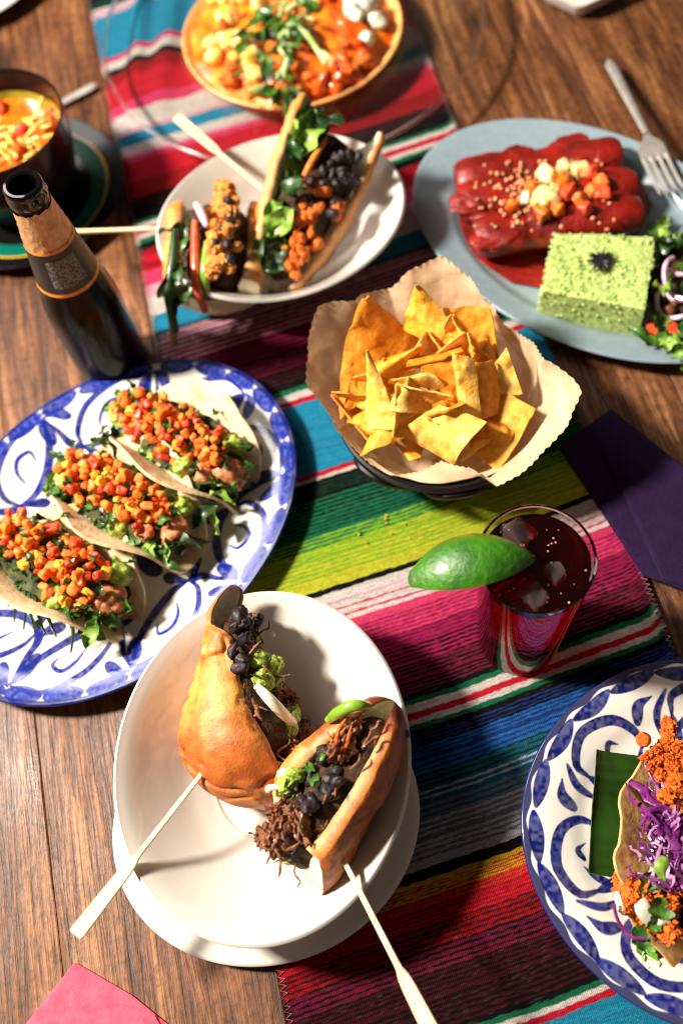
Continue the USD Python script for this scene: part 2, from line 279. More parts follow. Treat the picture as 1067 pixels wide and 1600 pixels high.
def runner():
    t = thing('table_runner', 'brightly striped woven serape runner lying along the table', 'table runner', (0.08, 0.45, 0))
    nu, nv = 110, 1560; u = np.linspace(UL, UR, nu); v = np.linspace(-0.115, 1.16, nv)
    U, V = np.meshgrid(u, v)
    wob = 0.0035 * (fbm(np.stack([V * 6, V * 0, V * 0], -1), 2, 3) - 0.5)
    U2 = U + wob * np.clip((np.abs((U - UL) / (UR - UL) - 0.5) - 0.3) * 5, 0, 1)
    X, Y = U2 * RU[0] + V * RV[0], U2 * RU[1] + V * RV[1]
    Z = cloth_z(X, Y)
    s = X * SV[0] + Y * SV[1]
    un = (U - UL) / (UR - UL)
    s = s + 0.012 * (0.5 - np.abs(un - 0.5)) ** 2 - 0.0012 + 0.0035 * (fbm(np.stack([X * 5, Y * 5, X * 0], -1), 2, 8) - 0.5)
    bend = np.clip((un - 0.955) / 0.045, 0, 1) ** 1.5; s = s - 0.006 * bend
    rng = np.random.default_rng(1); s = s + rng.normal(0, 0.00022, s.shape)
    col = stripe(s.ravel()).reshape(nv, nu, 3)
    col *= rng.uniform(0.78, 1.12, (nv, nu, 1))
    row = rng.uniform(0.85, 1.1, (nv, 1, 1)); col *= row
    fleck = rng.random((nv, nu)) < 0.035; col[fleck] = col[fleck] * 0.8 + 0.03
    col = np.clip(col, 0, 0.95)
    n = {'g': ('geometry', {}), 'rt': ('vector_rotate', {'rotate_type': 'z_axis', 'angle': -RYAW}), 'a': ('attribute', {'attribute': 'col'}),
         'm1': ('mapping', {'scale': (560.0, 560.0, 1.0), 'rotation': (0, 0, 0.0)}),
         'w1': ('wave_texture', {'wave_type': 'bands', 'bands_direction': 'diagonal', 'scale': 330.0, 'distortion': 1.5, 'detail': 1.0, 'detail_scale': 60.0}),
         'w2': ('wave_texture', {'wave_type': 'bands', 'bands_direction': 'x', 'scale': 250.0, 'distortion': 1.0, 'detail': 1.0, 'detail_scale': 60.0}),
         'nz': ('noise_texture', {'scale': 900.0, 'detail': 2.0}), 'r': ('rgb_ramp', {'ramp': [(0.2, (0.55, 0.55, 0.55)), (0.8, (1.15, 1.15, 1.15))]}),
         'x': ('mix_color', {'blend_type': 'multiply', 'fac': 1.0}), 'ad': ('math', {'math_type': 'add'}), 'ad2': ('math', {'math_type': 'add'}),
         'b': ('bump', {'strength': 1.0, 'distance': 0.0011}), 'p': ('principled_bsdf', {'roughness': 0.85, 'specular_ior_level': 0.12})}
    l = [('g.position', 'rt.vector'), ('rt.vector', 'w1.vector'), ('rt.vector', 'w2.vector'), ('rt.vector', 'nz.vector'), ('w1.fac', 'ad.value1'), ('w2.fac', 'ad.value2'), ('ad.value', 'ad2.value1'), ('nz.fac', 'ad2.value2'),
         ('ad2.value', 'b.height'), ('b.normal', 'p.normal'), ('nz.fac', 'r.fac'), ('a.color', 'x.a'), ('r.color', 'x.b'), ('x.result', 'p.base_color')]
    wm = usdkit.material(stage, '/World/Looks/serape_weave', n, l, surface='p.BSDF')
    P = np.stack([X, Y, Z], -1); vv = P.reshape(-1, 3); f = gridf(nv, nu)
    N = len(vv); e = np.r_[np.arange(nu), np.arange(1, nv) * nu + nu - 1, (nv - 1) * nu + np.arange(nu - 2, -1, -1), np.arange(nv - 2, 0, -1) * nu]
    sk = vv[e].copy(); sk[:, 2] = 0.0004; k = np.arange(len(e)); k2 = (k + 1) % len(e)
    f = np.vstack([f, np.c_[e, N + k, e[k2]], np.c_[e[k2], N + k, N + k2]])
    cc = col.reshape(-1, 3)
    part('woven_cloth', (np.vstack([vv, sk]), f), wm, t, col=np.vstack([cc, cc[e]]))
    # overlocked stitches along both long edges
    for side, ue in ((0, UL), (1, UR)):
        pts, cols = [], []
        vs = np.arange(-0.11, 1.15, 0.0022)
        j = 0 if side == 0 else nu - 1
        for i, q in enumerate(vs):
            uu = np.interp(q, v, U2[:, j]); d = (0.0002 if i % 2 else -0.0042) * (1 if side else -1)
            x, y = (uu + d) * RU[0] + q * RV[0], (uu + d) * RU[1] + q * RV[1]
            pts.append((x, y, float(cloth_z(np.array([x]), np.array([y]))[0]) + 0.0006))
        m = tube(pts, 0.00055, 5)
        sc = np.array([p[0] * SV[0] + p[1] * SV[1] for p in pts]); base = stripe(sc + 0.006) * 0.5 + np.array([0.34, 0.27, 0.22]) * np.random.default_rng(9).uniform(0.1, 1.1, (len(pts), 1)) * 0.5
        part('edge_stitching', m, mat('thread', (200, 200, 200), (255, 255, 255), vc=1, rough=0.8, spec=0.2), t, col=np.vstack([np.repeat(base, 5, 0), base[:1], base[-1:]]))
runner()

# ------------------------------------------------------------------ glazed crockery
def glaze(name, c, rough=0.12, vc=None):
    return mat(name, c, rough=rough, spec=0.5, coat=0.35, coat_rough=0.05, vc=vc, bump=0.00012, bscale=40)
WHITE = glaze('white_glaze', (202, 197, 189))

def dish_shell(prof_top, thick=0.004, foot=(0.5, 0.0035), lip=0.0022, d=1.0):
    """closed profile of a dish in (rho, z): the top line from the middle outwards, a round lip, the underside and a foot ring; rho is a fraction of the radius, d the mean radius in metres"""
    top = spline(prof_top, 46); top[0, 0] = 0
    e = top[-1]; k = thick / d
    lipp = [(e[0] + 0.45 * lip / d, e[1] - 0.25 * lip), (e[0] + 0.55 * lip / d, e[1] - 0.6 * lip), (e[0] + 0.2 * lip / d, e[1] - 1.0 * lip)]
    g = np.gradient(top, axis=0); g[:, 0] *= d; nn = np.stack([g[:, 1], -g[:, 0]], 1); nn /= np.linalg.norm(nn, axis=1, keepdims=True)
    under = [(p[0] + q[0] * thick / d, p[1] + q[1] * thick) for p, q in zip(top[::-1][3:], nn[::-1][3:]) if p[0] > foot[0] + 0.05]
    under += [(foot[0] + 0.03, foot[1] * 0 ), (foot[0] - 0.02, 0.0), (foot[0] - 0.035, max(top[0, 1] - thick, 0.001)), (0, max(top[0, 1] - thick, 0.001))]
    return [tuple(p) for p in top] + lipp + under

class Painted:
    """brush strokes in the plate's own plane; evaluated at the vertices of its top side"""
    def __init__(s, a, b): s.a, s.b, s.st, s.k = a, b, [], 1.3
    def xy(s, p): p = np.asarray(p, float); return np.stack([s.a * p[:, 0] * np.cos(p[:, 1]), s.b * p[:, 0] * np.sin(p[:, 1])], 1)
    def stroke(s, pts, w, prof=1, dark=0.5, n=22):
        """pts: (rho, theta); w: half width in metres; prof 0 even, 1 tapered at both ends, 2 a drop with its fat end last"""
        q = spline(s.xy(pts), n); w = w * s.k; t = np.linspace(0, 1, n)
        ww = w * {0: np.ones(n), 1: np.sin(np.pi * (0.06 + 0.88 * t)) ** 0.7, 2: (0.12 + 0.88 * np.sin(np.pi * np.clip(t * 0.86, 0, 1)) * (0.35 + 0.65 * t)), 3: np.linspace(1, 0.25, n)}[prof]
        s.st.append((q, ww, dark))
    def cover(s, P, seed=0, aa=0.0004):
        al = np.zeros(len(P)); dk = np.zeros(len(P)); rng = np.random.default_rng(seed)
        for q, w, dark in s.st:
            lo, hi = q.min(0) - w.max() - 0.002, q.max(0) + w.max() + 0.002
            m = np.nonzero(((P > lo) & (P < hi)).all(1))[0]
            if not len(m): continue
            p = P[m]; best = np.full(len(m), 9.0); tt = np.zeros(len(m))
            for i in range(len(q) - 1):
                d = q[i + 1] - q[i]; L2 = d @ d + 1e-14; u = np.clip(((p - q[i]) @ d) / L2, 0, 1)
                e = np.linalg.norm(p - q[i] - u[:, None] * d, axis=1) - (w[i] + (w[i + 1] - w[i]) * u)
                k = e < best; best[k] = e[k]; tt[k] = (i + u[k]) / (len(q) - 1)
            c = np.clip(0.5 - best / (2 * aa), 0, 1)
            streak = 0.86 + 0.2 * noise(np.stack([p[:, 0] * 420, p[:, 1] * 420, tt * 2 + rng.uniform(0, 50)], -1))
            c = c * np.clip(streak, 0, 1); b = np.clip(dark + 0.35 * (tt - 0.5) + 0.22 * np.clip(1 + best / 0.0012, 0, 1) + 0.3 * (fbm(np.stack([p[:, 0] * 130, p[:, 1] * 130, tt * 0], -1), 2, seed) - 0.5), 0, 1)
            dk[m] = np.where(c > 0.05, dk[m] * (1 - c) + b * c, dk[m]); al[m] = 1 - (1 - al[m]) * (1 - c)
        return al, dk
PAINT_LIGHT, PAINT_DARK, PAINT_WHITE = lin((22, 44, 146)), lin((6, 12, 70)), lin((214, 211, 204))
GLAZE_VC = glaze('painted_glaze', (255, 255, 255), 0.10, vc=1)

def painted_plate(c, a, b, ang, z0, h, label, style, seed):
    rho = np.unique(np.r_[np.linspace(0, 0.5, 60), np.linspace(0.5, 1.0, 170)])
    pr = spline([(0, 0.0055), (0.3, 0.0055), (0.55, 0.006), (0.66, 0.0085), (0.76, 0.0145), (0.88, 0.0195), (1.0, h)], 200)
    zt = np.interp(rho, pr[:, 0], pr[:, 1]); n = 900; th = np.arange(n) * 2 * np.pi / n
    d = (a + b) / 2
    prof = [(r, z) for r, z in zip(rho, zt)] + [(1 + 0.0010 / d, h - 0.0006), (1 + 0.0012 / d, h - 0.0014), (1 + 0.0004 / d, h - 0.0022)] + \
        [(r, z - 0.0045) for r, z in zip(rho[::-12], zt[::-12]) if 0.62 < r < 0.985] + [(0.60, 0.0), (0.57, 0.0), (0.56, 0.0012), (0, 0.0012)]
    prof = np.array(prof); nt = len(rho)
    wob = 1 + 0.004 * np.sin(3 * th + seed) + 0.003 * np.sin(5 * th + 2 * seed)
    x = prof[:, :1] * np.cos(th) * a * wob; y = prof[:, :1] * np.sin(th) * b * wob; zz = np.repeat(prof[:, 1:], n, 1)
    ca, sa = math.cos(ang), math.sin(ang)
    v = np.stack([x * ca - y * sa + c[0], x * sa + y * ca + c[1], zz + z0], -1)
    f = gridf(len(prof), n, True)[:, ::-1]
    P = Painted(a, b); P.k = 1.85 if style == 'loops' else 1.12; rng = np.random.default_rng(seed); N = {'loops': 9, 'scrolls': 7}[style]; W = 2 * np.pi / N
    for k in range(N):
        o = k * W + rng.uniform(-0.03, 0.03); S = lambda *q: [(r + rng.uniform(-0.008, 0.008), o + t * W) for r, t in q]
        if style == 'loops':
            P.stroke(S((0.92, 0.0), (0.86, 0.04), (0.76, 0.06)), 0.0044, 2, 0.35); P.stroke(S((0.93, 0.0), (0.90, -0.10), (0.84, -0.18)), 0.0036, 2, 0.3)
            P.stroke(S((0.92, 0.02), (0.93, 0.3), (0.86, 0.60), (0.74, 0.78), (0.64, 0.80)), 0.0016, 1, 0.45)
            P.stroke(S((0.64, 0.82), (0.60, 0.60), (0.64, 0.32), (0.75, 0.12), (0.90, 0.02)), 0.0021, 1, 0.4)
            P.stroke(S((0.70, 0.55), (0.77, 0.50), (0.82, 0.40), (0.80, 0.28), (0.74, 0.30)), 0.0011, 1, 0.3)
            P.stroke(S((0.64, 0.84), (0.70, 0.92), (0.80, 0.95), (0.90, 1.0)), 0.0024, 3, 0.6); P.stroke(S((0.66, 0.85), (0.60, 0.95), (0.57, 1.08)), 0.0038, 2, 0.75)
            P.stroke(S((0.63, 0.80), (0.55, 0.70), (0.50, 0.66)), 0.0035, 2, 0.8)
            for j in range(3): P.stroke(S((0.955, j / 3 + 0.02), (0.962, j / 3 + 0.16), (0.955, j / 3 + 0.30)), 0.0042, 1, 0.25)
        else:
            P.stroke(S((0.60, 0.02), (0.70, 0.0), (0.81, 0.12), (0.86, 0.36), (0.80, 0.58), (0.70, 0.62)), 0.0035, 1, 0.75)
            P.stroke(S((0.60, 0.02), (0.55, 0.18), (0.555, 0.36), (0.60, 0.5)), 0.0024, 1, 0.8)
            P.stroke(S((0.72, 0.40), (0.68, 0.50), (0.60, 0.66)), 0.0032, 2, 0.85); P.stroke(S((0.70, 0.62), (0.62, 0.62), (0.56, 0.60)), 0.0036, 1, 0.8)
            P.stroke(S((0.83, 0.74), (0.80, 0.86), (0.73, 0.93)), 0.0050, 2, 0.7); P.stroke(S((0.84, 0.62), (0.74, 0.74), (0.62, 0.78)), 0.0026, 1, 0.75)
            P.stroke(S((0.68, 0.20), (0.73, 0.26), (0.70, 0.34)), 0.0026, 2, 0.8)
            for j in range(3): P.stroke(S((0.945, j / 3), (0.925, j / 3 + 0.15), (0.94, j / 3 + 0.31)), 0.0048, 1, 0.75)
    M2 = 11
    for k in range(M2):
        o = k * 2 * np.pi / M2; P.stroke([(0.24, o), (0.32, o + 0.04), (0.42, o + 0.05)], 0.0062, 2, 0.9)
        P.stroke([(0.22, o + 0.28), (0.30, o + 0.30), (0.36, o + 0.28)], 0.0040, 2, 0.8)
    P.stroke([(0.2, t) for t in np.linspace(0, 2 * np.pi, 26)], 0.0012, 0, 0.6, 120)
    loc = np.stack([x[:nt] / wob, y[:nt] / wob], -1).reshape(-1, 2)
    al, dk = P.cover(loc, seed)
    R = np.repeat(rho, n); rimw = {'loops': 0.978, 'scrolls': 0.968}[style]; T = np.tile(th, nt)
    edge = np.clip((R - rimw - (0.010 * np.sin(T * 27) if style == 'scrolls' else 0)) / 0.004, 0, 1)
    al = 1 - (1 - al) * (1 - edge * 0.95); dk = dk * (1 - edge) + edge * (1.0 if style == 'scrolls' else 0.8)
    ink = PAINT_LIGHT + (PAINT_DARK - PAINT_LIGHT) * dk[:, None]
    col = PAINT_WHITE * (1 - al[:, None]) + ink * al[:, None]
    rest = np.tile(PAINT_WHITE, ((len(prof) - nt) * n, 1)); rest[:3 * n] = PAINT_LIGHT * 0.5
    single('painted_plate', (v.reshape(-1, 3), f[:, ::-1]), GLAZE_VC, label, 'plate', base=(c[0], c[1], z0), col=np.vstack([col, rest]))
painted_plate((-0.1881, 0.3917), 0.1729, 0.1329, math.radians(38.2), 0.0006, 0.022, 'oval white plate with blue painted loops holding three tacos in a row', 'loops', 3)
painted_plate((0.2106, 0.0595), 0.1319, 0.1230, math.radians(162), 0.0050, 0.021, 'round white plate with bold dark blue scrolls, a banana leaf and one taco', 'scrolls', 7)

def bowl(name, c, a, b, ang, z0, prof, label, m=WHITE, thick=0.004, foot=(0.46, 0.004)):
    pr = dish_shell(prof, thick, foot, 0.0045, (a + b) / 2)
    return single(name, lathe(pr, 160, a, b, ang, (c[0], c[1], z0)), m, label, 'bowl' if 'bowl' in name else 'saucer', base=(c[0], c[1], z0), smooth=50)
BZ = 0.0125
bowl('white_saucer', (-0.0969, 0.1318), 0.0965, 0.1100, math.radians(91.5), 0.0035, [(0, 0.0045), (0.35, 0.0045), (0.52, 0.0048), (0.66, 0.0062), (0.85, 0.0088), (1.0, 0.0105)], 'plain white oval saucer underneath the nearest white bowl', foot=(0.5, 0.004), thick=0.0032)
bowl('white_bowl', (-0.0866, 0.1622), 0.1009, 0.1188, math.radians(168), BZ, [(0, 0.0058), (0.34, 0.0055), (0.40, 0.0060), (0.425, 0.0078), (0.47, 0.0102), (0.60, 0.0192), (0.78, 0.0365), (0.92, 0.0510), (1.0, 0.0575)], 'deep white oval bowl with two sandwiches, stacked on a white saucer')
bowl('white_bowl', (-0.0023, 0.6475), 0.1133, 0.0945, math.radians(8.6), 0.0045, [(0, 0.0055), (0.34, 0.0055), (0.44, 0.0065), (0.62, 0.018), (0.80, 0.037), (0.93, 0.050), (1.0, 0.0565)], 'deep white oval bowl with two filled buns, beyond the chip basket')
GREYG = mat('grey_blue_glaze', (118, 136, 146), (126, 143, 152), rough=0.32, coat=0.15, coat_rough=0.2, bump=0.0001, bscale=60)
single('grey_plate', lathe(dish_shell([(0, 0.0055), (0.4, 0.0055), (0.66, 0.006), (0.735, 0.0085), (0.79, 0.0135), (0.86, 0.0165), (0.95, 0.0205), (1.0, 0.0225)], 0.005, (0.66, 0.004), 0.0035, 0.148), 160, 0.1789, 0.1192, math.radians(130.8), (0.2727, 0.5892, 0.0008)), GREYG,
       'grey blue oval plate with red enchiladas and a green rice block', 'plate', base=(0.2727, 0.5892, 0.0008), smooth=50)

# ------------------------------------------------------------------ food materials
TORT = mat('corn_tortilla', (178, 134, 84), (210, 178, 132), (224, 198, 156), scale=85, rough=0.7, bump=0.0009, bscale=160, sss=0.12, lo=0.25, hi=0.6, spec=0.3)
CARROT = mat('orange_dice', (218, 88, 20), (238, 128, 40), scale=120, rough=0.55, spec=0.35, coat=0.0, bump=0.0003, bscale=500, sss=0.15)
TOMATO = mat('red_dice', (194, 44, 18), (226, 84, 40), scale=120, rough=0.45, coat=0.08, bump=0.0003, bscale=500, sss=0.12)
MANGO = mat('yellow_dice', (236, 154, 34), (244, 184, 66), scale=120, rough=0.55, spec=0.35, coat=0.0, bump=0.0003, bscale=500, sss=0.15)
HERB = mat('herb_green', (34, 74, 14), (86, 134, 34), scale=110, rough=0.45, coat=0.25, bump=0.0004, bscale=400, transl=0.22)
DHERB = mat('dark_herb', (18, 44, 16), (46, 86, 26), scale=110, rough=0.4, coat=0.3, bump=0.0004, bscale=400, transl=0.15)
LETT = mat('pale_lettuce', (104, 150, 44), (164, 196, 84), scale=90, rough=0.4, coat=0.3, bump=0.0004, bscale=300, transl=0.25)
GUAC = mat('guacamole', (104, 132, 32), (160, 178, 66), scale=220, rough=0.45, coat=0.25, bump=0.0012, bscale=350, sss=0.1)
MEAT = mat('browned_meat', (74, 38, 20), (150, 92, 54), scale=260, rough=0.5, coat=0.1, bump=0.0014, bscale=420)
PORK = mat('fried_pork', (146, 76, 40), (204, 130, 80), scale=160, rough=0.5, coat=0.1, bump=0.0013, bscale=300)
CHOR = mat('orange_crumble', (178, 72, 14), (228, 122, 36), scale=200, rough=0.6, spec=0.3, bump=0.0016, bscale=520)
BEAN = mat('black_bean', (18, 12, 15), (46, 32, 38), scale=190, rough=0.5, spec=0.4, bump=0.0008, bscale=300)
BED = mat('dark_filling', (24, 17, 8), (74, 46, 18), scale=170, rough=0.65, spec=0.25, bump=0.002, bscale=260)
ONIONW = mat('white_onion', (206, 204, 176), (232, 228, 208), scale=80, rough=0.3, coat=0.3, sss=0.3)
PEPPER = mat('green_pepper', (82, 132, 22), (132, 172, 52), scale=90, rough=0.25, coat=0.6, sss=0.1)
CRUST = mat('bread_crust', (205, 195, 185), (255, 255, 255), vc=1, scale=90, rough=0.42, spec=0.45, bump=0.0006, bscale=520, lo=0.3, hi=0.65)
CRUMB = mat('bread_crumb', (232, 214, 176), (246, 234, 206), scale=240, rough=0.85, bump=0.0011, bscale=600, sss=0.15, spec=0.15)
STICK = mat('pale_bamboo', (222, 200, 150), (236, 219, 176), scale=60, rough=0.6, bump=0.0002, bscale=300)

# ------------------------------------------------------------------ tacos
def taco_frame(pc, pd, zb, up):
    c = Wp(*pc, 0.02); e = Wp(pc[0] + pd[0], pc[1] + pd[1], 0.02); a = nrm(e - c); a, o, b = frame(a, up); return c, a, o, b
def taco(pc, label, seed, zb=0.0068, R=0.074, betas=(24, 31), lean=0.10, strands=0, meat_end=1):
    rng = np.random.default_rng(seed)
    c = Wp(pc[0], pc[1], 0.03); e = Wp(pc[0] + 86, pc[1] + 56, 0.03)
    a = nrm((e - c) * [1, 1, 0]); b = np.array([-a[1], a[0], 0.0]); up = np.array([0, 0, 1.0]); b0 = b
    c = np.array([c[0], c[1], zb])
    o = nrm(up + lean * b); b = np.cross(o, a)
    t = thing('taco', label, 'taco', c, 'filled tacos on the oval plate')
    rb = 0.017; pl, pr_ = math.radians(90 - betas[0]), math.radians(90 - betas[1])
    def section(s):
        """arc length s from the fold (negative = front flap) -> (across, height)"""
        s = np.asarray(s, float); ps = np.where(s < 0, pl, pr_); sg = np.where(s < 0, -1.0, 1.0); q = np.abs(s); ab = rb * ps
        th = np.minimum(q, ab) / rb; ex = np.maximum(q - ab, 0)
        y = rb * np.sin(th) + ex * np.cos(ps); z = rb * (1 - np.cos(th)) + ex * np.sin(ps); k = ex * ex * 3.0
        return sg * (y + k), z - 0.6 * k
    nr, nt = 16, 88; rr = np.linspace(0, 1, nr); th = np.arange(nt) * 2 * np.pi / nt
    Rr = R * (1 + 0.030 * (fbm(np.stack([np.cos(th) * 2.2, np.sin(th) * 2.2, th * 0 + seed], -1), 3, seed) - 0.5) * 2)
    A = rr[:, None] * (np.cos(th) * Rr) * 0.93; S = rr[:, None] * (np.sin(th) * Rr)
    y, z = section(S)
    nz = 0.004 * (fbm(np.stack([A * 28, S * 28, A * 0 + seed], -1), 3, seed) - 0.5) * rr[:, None] + 0.005 * rr[:, None] ** 3 * np.sin(th * 5 + seed)[None] * 0.5
    P = c + A[..., None] * a + (y + nz)[..., None] * b + (z + np.abs(nz) * 0.3)[..., None] * o
    n_ = nr * nt; v = P.reshape(-1, 3); f = gridf(nr, nt, True); nm = trimesh.Trimesh(v, f, process=False).vertex_normals
    sgn = 1 if nm[nt * 2:nt * 3].mean(0) @ o > 0 else -1
    lo = v - sgn * nm * 0.0023; k = np.arange(nt); e0 = (nr - 1) * nt + k; e1 = (nr - 1) * nt + (k + 1) % nt
    f = f if sgn > 0 else f[:, ::-1]
    shell = trimesh.Trimesh(np.vstack([v, lo]), np.vstack([f, f[:, ::-1] + n_, np.c_[e0, e0 + n_, e1], np.c_[e1, e0 + n_, e1 + n_]]), process=False); trimesh.repair.fix_normals(shell)
    part('tortilla', shell, TORT, t)
    def at(u, w, hgt): return c + u * a + w * b + hgt * o
    # bed of filling
    nu, nw = 40, 20; uu = np.linspace(-1, 1, nu); ww = np.linspace(-1, 1, nw); U, W_ = np.meshgrid(uu, ww, indexing='ij')
    half = 0.061 * np.sqrt(np.clip(1 - np.abs(uu) ** 2.4, 0, 1))
    wid = (0.026 * (1 - np.abs(U) ** 3) + 0.003)
    top = 0.036 + 0.008 * (1 - U ** 2) - 0.006 * np.abs(W_) ** 2 + 0.012 * (fbm(np.stack([U * 4, W_ * 3, U * 0 + seed], -1), 4, seed) - 0.5)
    P = at(0, 0, 0) + (U * 0.064)[..., None] * a + (W_ * wid)[..., None] * b + top[..., None] * o
    v, f = sheet(P, gridf(nu, nw), 0.02, o); part('filling', (v, f), mat('leafy_filling', (20, 30, 8), (72, 76, 24), scale=120, rough=0.6, spec=0.3, bump=0.002, bscale=240), t)
    def height(u, w): return 0.0375 + 0.008 * (1 - (u / 0.064) ** 2) - 0.006 * min(1, abs(w / 0.026)) ** 2
    for i in range(60):
        u = rng.uniform(-0.066, 0.064); w = rng.normal(0, 0.015) - 0.006; p = at(u, np.clip(w, -0.03, 0.03), height(u, w) - 0.002)
        d = a * rng.normal() + b * rng.normal() - 0.25 * o; part('herb_leaf', leaf(p, d, o + 0.9 * rng.normal(size=3), rng.uniform(0.013, 0.026), rng.uniform(0.007, 0.014), rng, 0.4, 0.6, 8, 5, 2), [HERB, DHERB, LETT, HERB][i % 4], t)
    for q in ((0.042, 0.021, 0.036), (-0.052, -0.012, 0.036), (0.02, -0.02, 0.037)):
        part('guacamole_dollop', blob(at(q[0] + rng.normal(0, 0.004), q[1], q[2] + 0.002), (0.011, 0.010, 0.008), rng, 0.35, 2.4, 3), GUAC, t)
    if meat_end:
        part('meat_chunk', blob(at(0.050, 0.001, 0.031), (0.016, 0.014, 0.013), rng, 0.3, 2.2, 3), PORK, t)
        part('meat_chunk', blob(at(0.034, -0.012, 0.033), (0.012, 0.010, 0.010), rng, 0.3, 2.2, 3), PORK, t)
    placed = []; tries = 0
    while len(placed) < 120 and tries < 2500:
        tries += 1
        u = rng.uniform(-0.064, 0.043); w = rng.normal(0.001, 0.0125)
        if abs(w) > 0.026 * (1 - 0.5 * (abs(u) / 0.066) ** 3): continue
        s = rng.uniform(0.0046, 0.0088); lay = height(u, w) + 0.003
        near = [p for p in placed if math.hypot(p[0] - u, p[1] - w) < 0.62 * (p[3] + s) / 1.15]
        z = max([lay] + [p[2] + 0.55 * (p[3] + s) * 0.62 for p in near if math.hypot(p[0] - u, p[1] - w) < 0.0058])
        if z > lay + 0.011: continue
        placed.append((u, w, z, s)); m = rng.choice(3, p=(0.58, 0.32, 0.10))
        part(('carrot_cube', 'tomato_cube', 'mango_cube')[m], dice(at(u, w, z), (s, s * rng.uniform(0.8, 1.25), s * rng.uniform(0.7, 1.0)), rng), (CARROT, TOMATO, MANGO)[m], t, smooth=60)
    for i in range(46):
        u = rng.uniform(-0.062, 0.052); w = rng.normal(0, 0.015); p = at(u, w, height(u, w) + 0.009)
        part('chopped_herb', leaf(p, rng.normal(size=3) - 0.3 * o, o + 0.7 * rng.normal(size=3), rng.uniform(0.007, 0.012), rng.uniform(0.004, 0.007), rng, 0.4, 0.5, 6, 5, 1), [HERB, DHERB][i % 2], t)
    if strands:
        for q in (((38, 925), (40, 950), (37, 984)), ((45, 930), (48, 958), (55, 990)), ((54, 935), (60, 962), (71, 992)), ((68, 945), (78, 972), (88, 995)), ((104, 955), (114, 985), (111, 1020)), ((30, 920), (24, 950), (22, 972))):
            part('herb_sprig', tube(spline([Wp(*p_, z_) for p_, z_ in zip(q, (0.048, 0.049, 0.036))], 12), np.linspace(0.0022, 0.0007, 12), 6), DHERB, t)
    return t
taco((285, 705), 'back taco on the oval plate with a wide bare tortilla flap showing', 11)
taco((195, 797), 'middle taco of the three on the oval plate, between two others', 12, betas=(23, 30))
taco((96, 903), 'front left taco with dark green sprigs hanging over its tortilla side', 13, strands=5, betas=(22, 33))

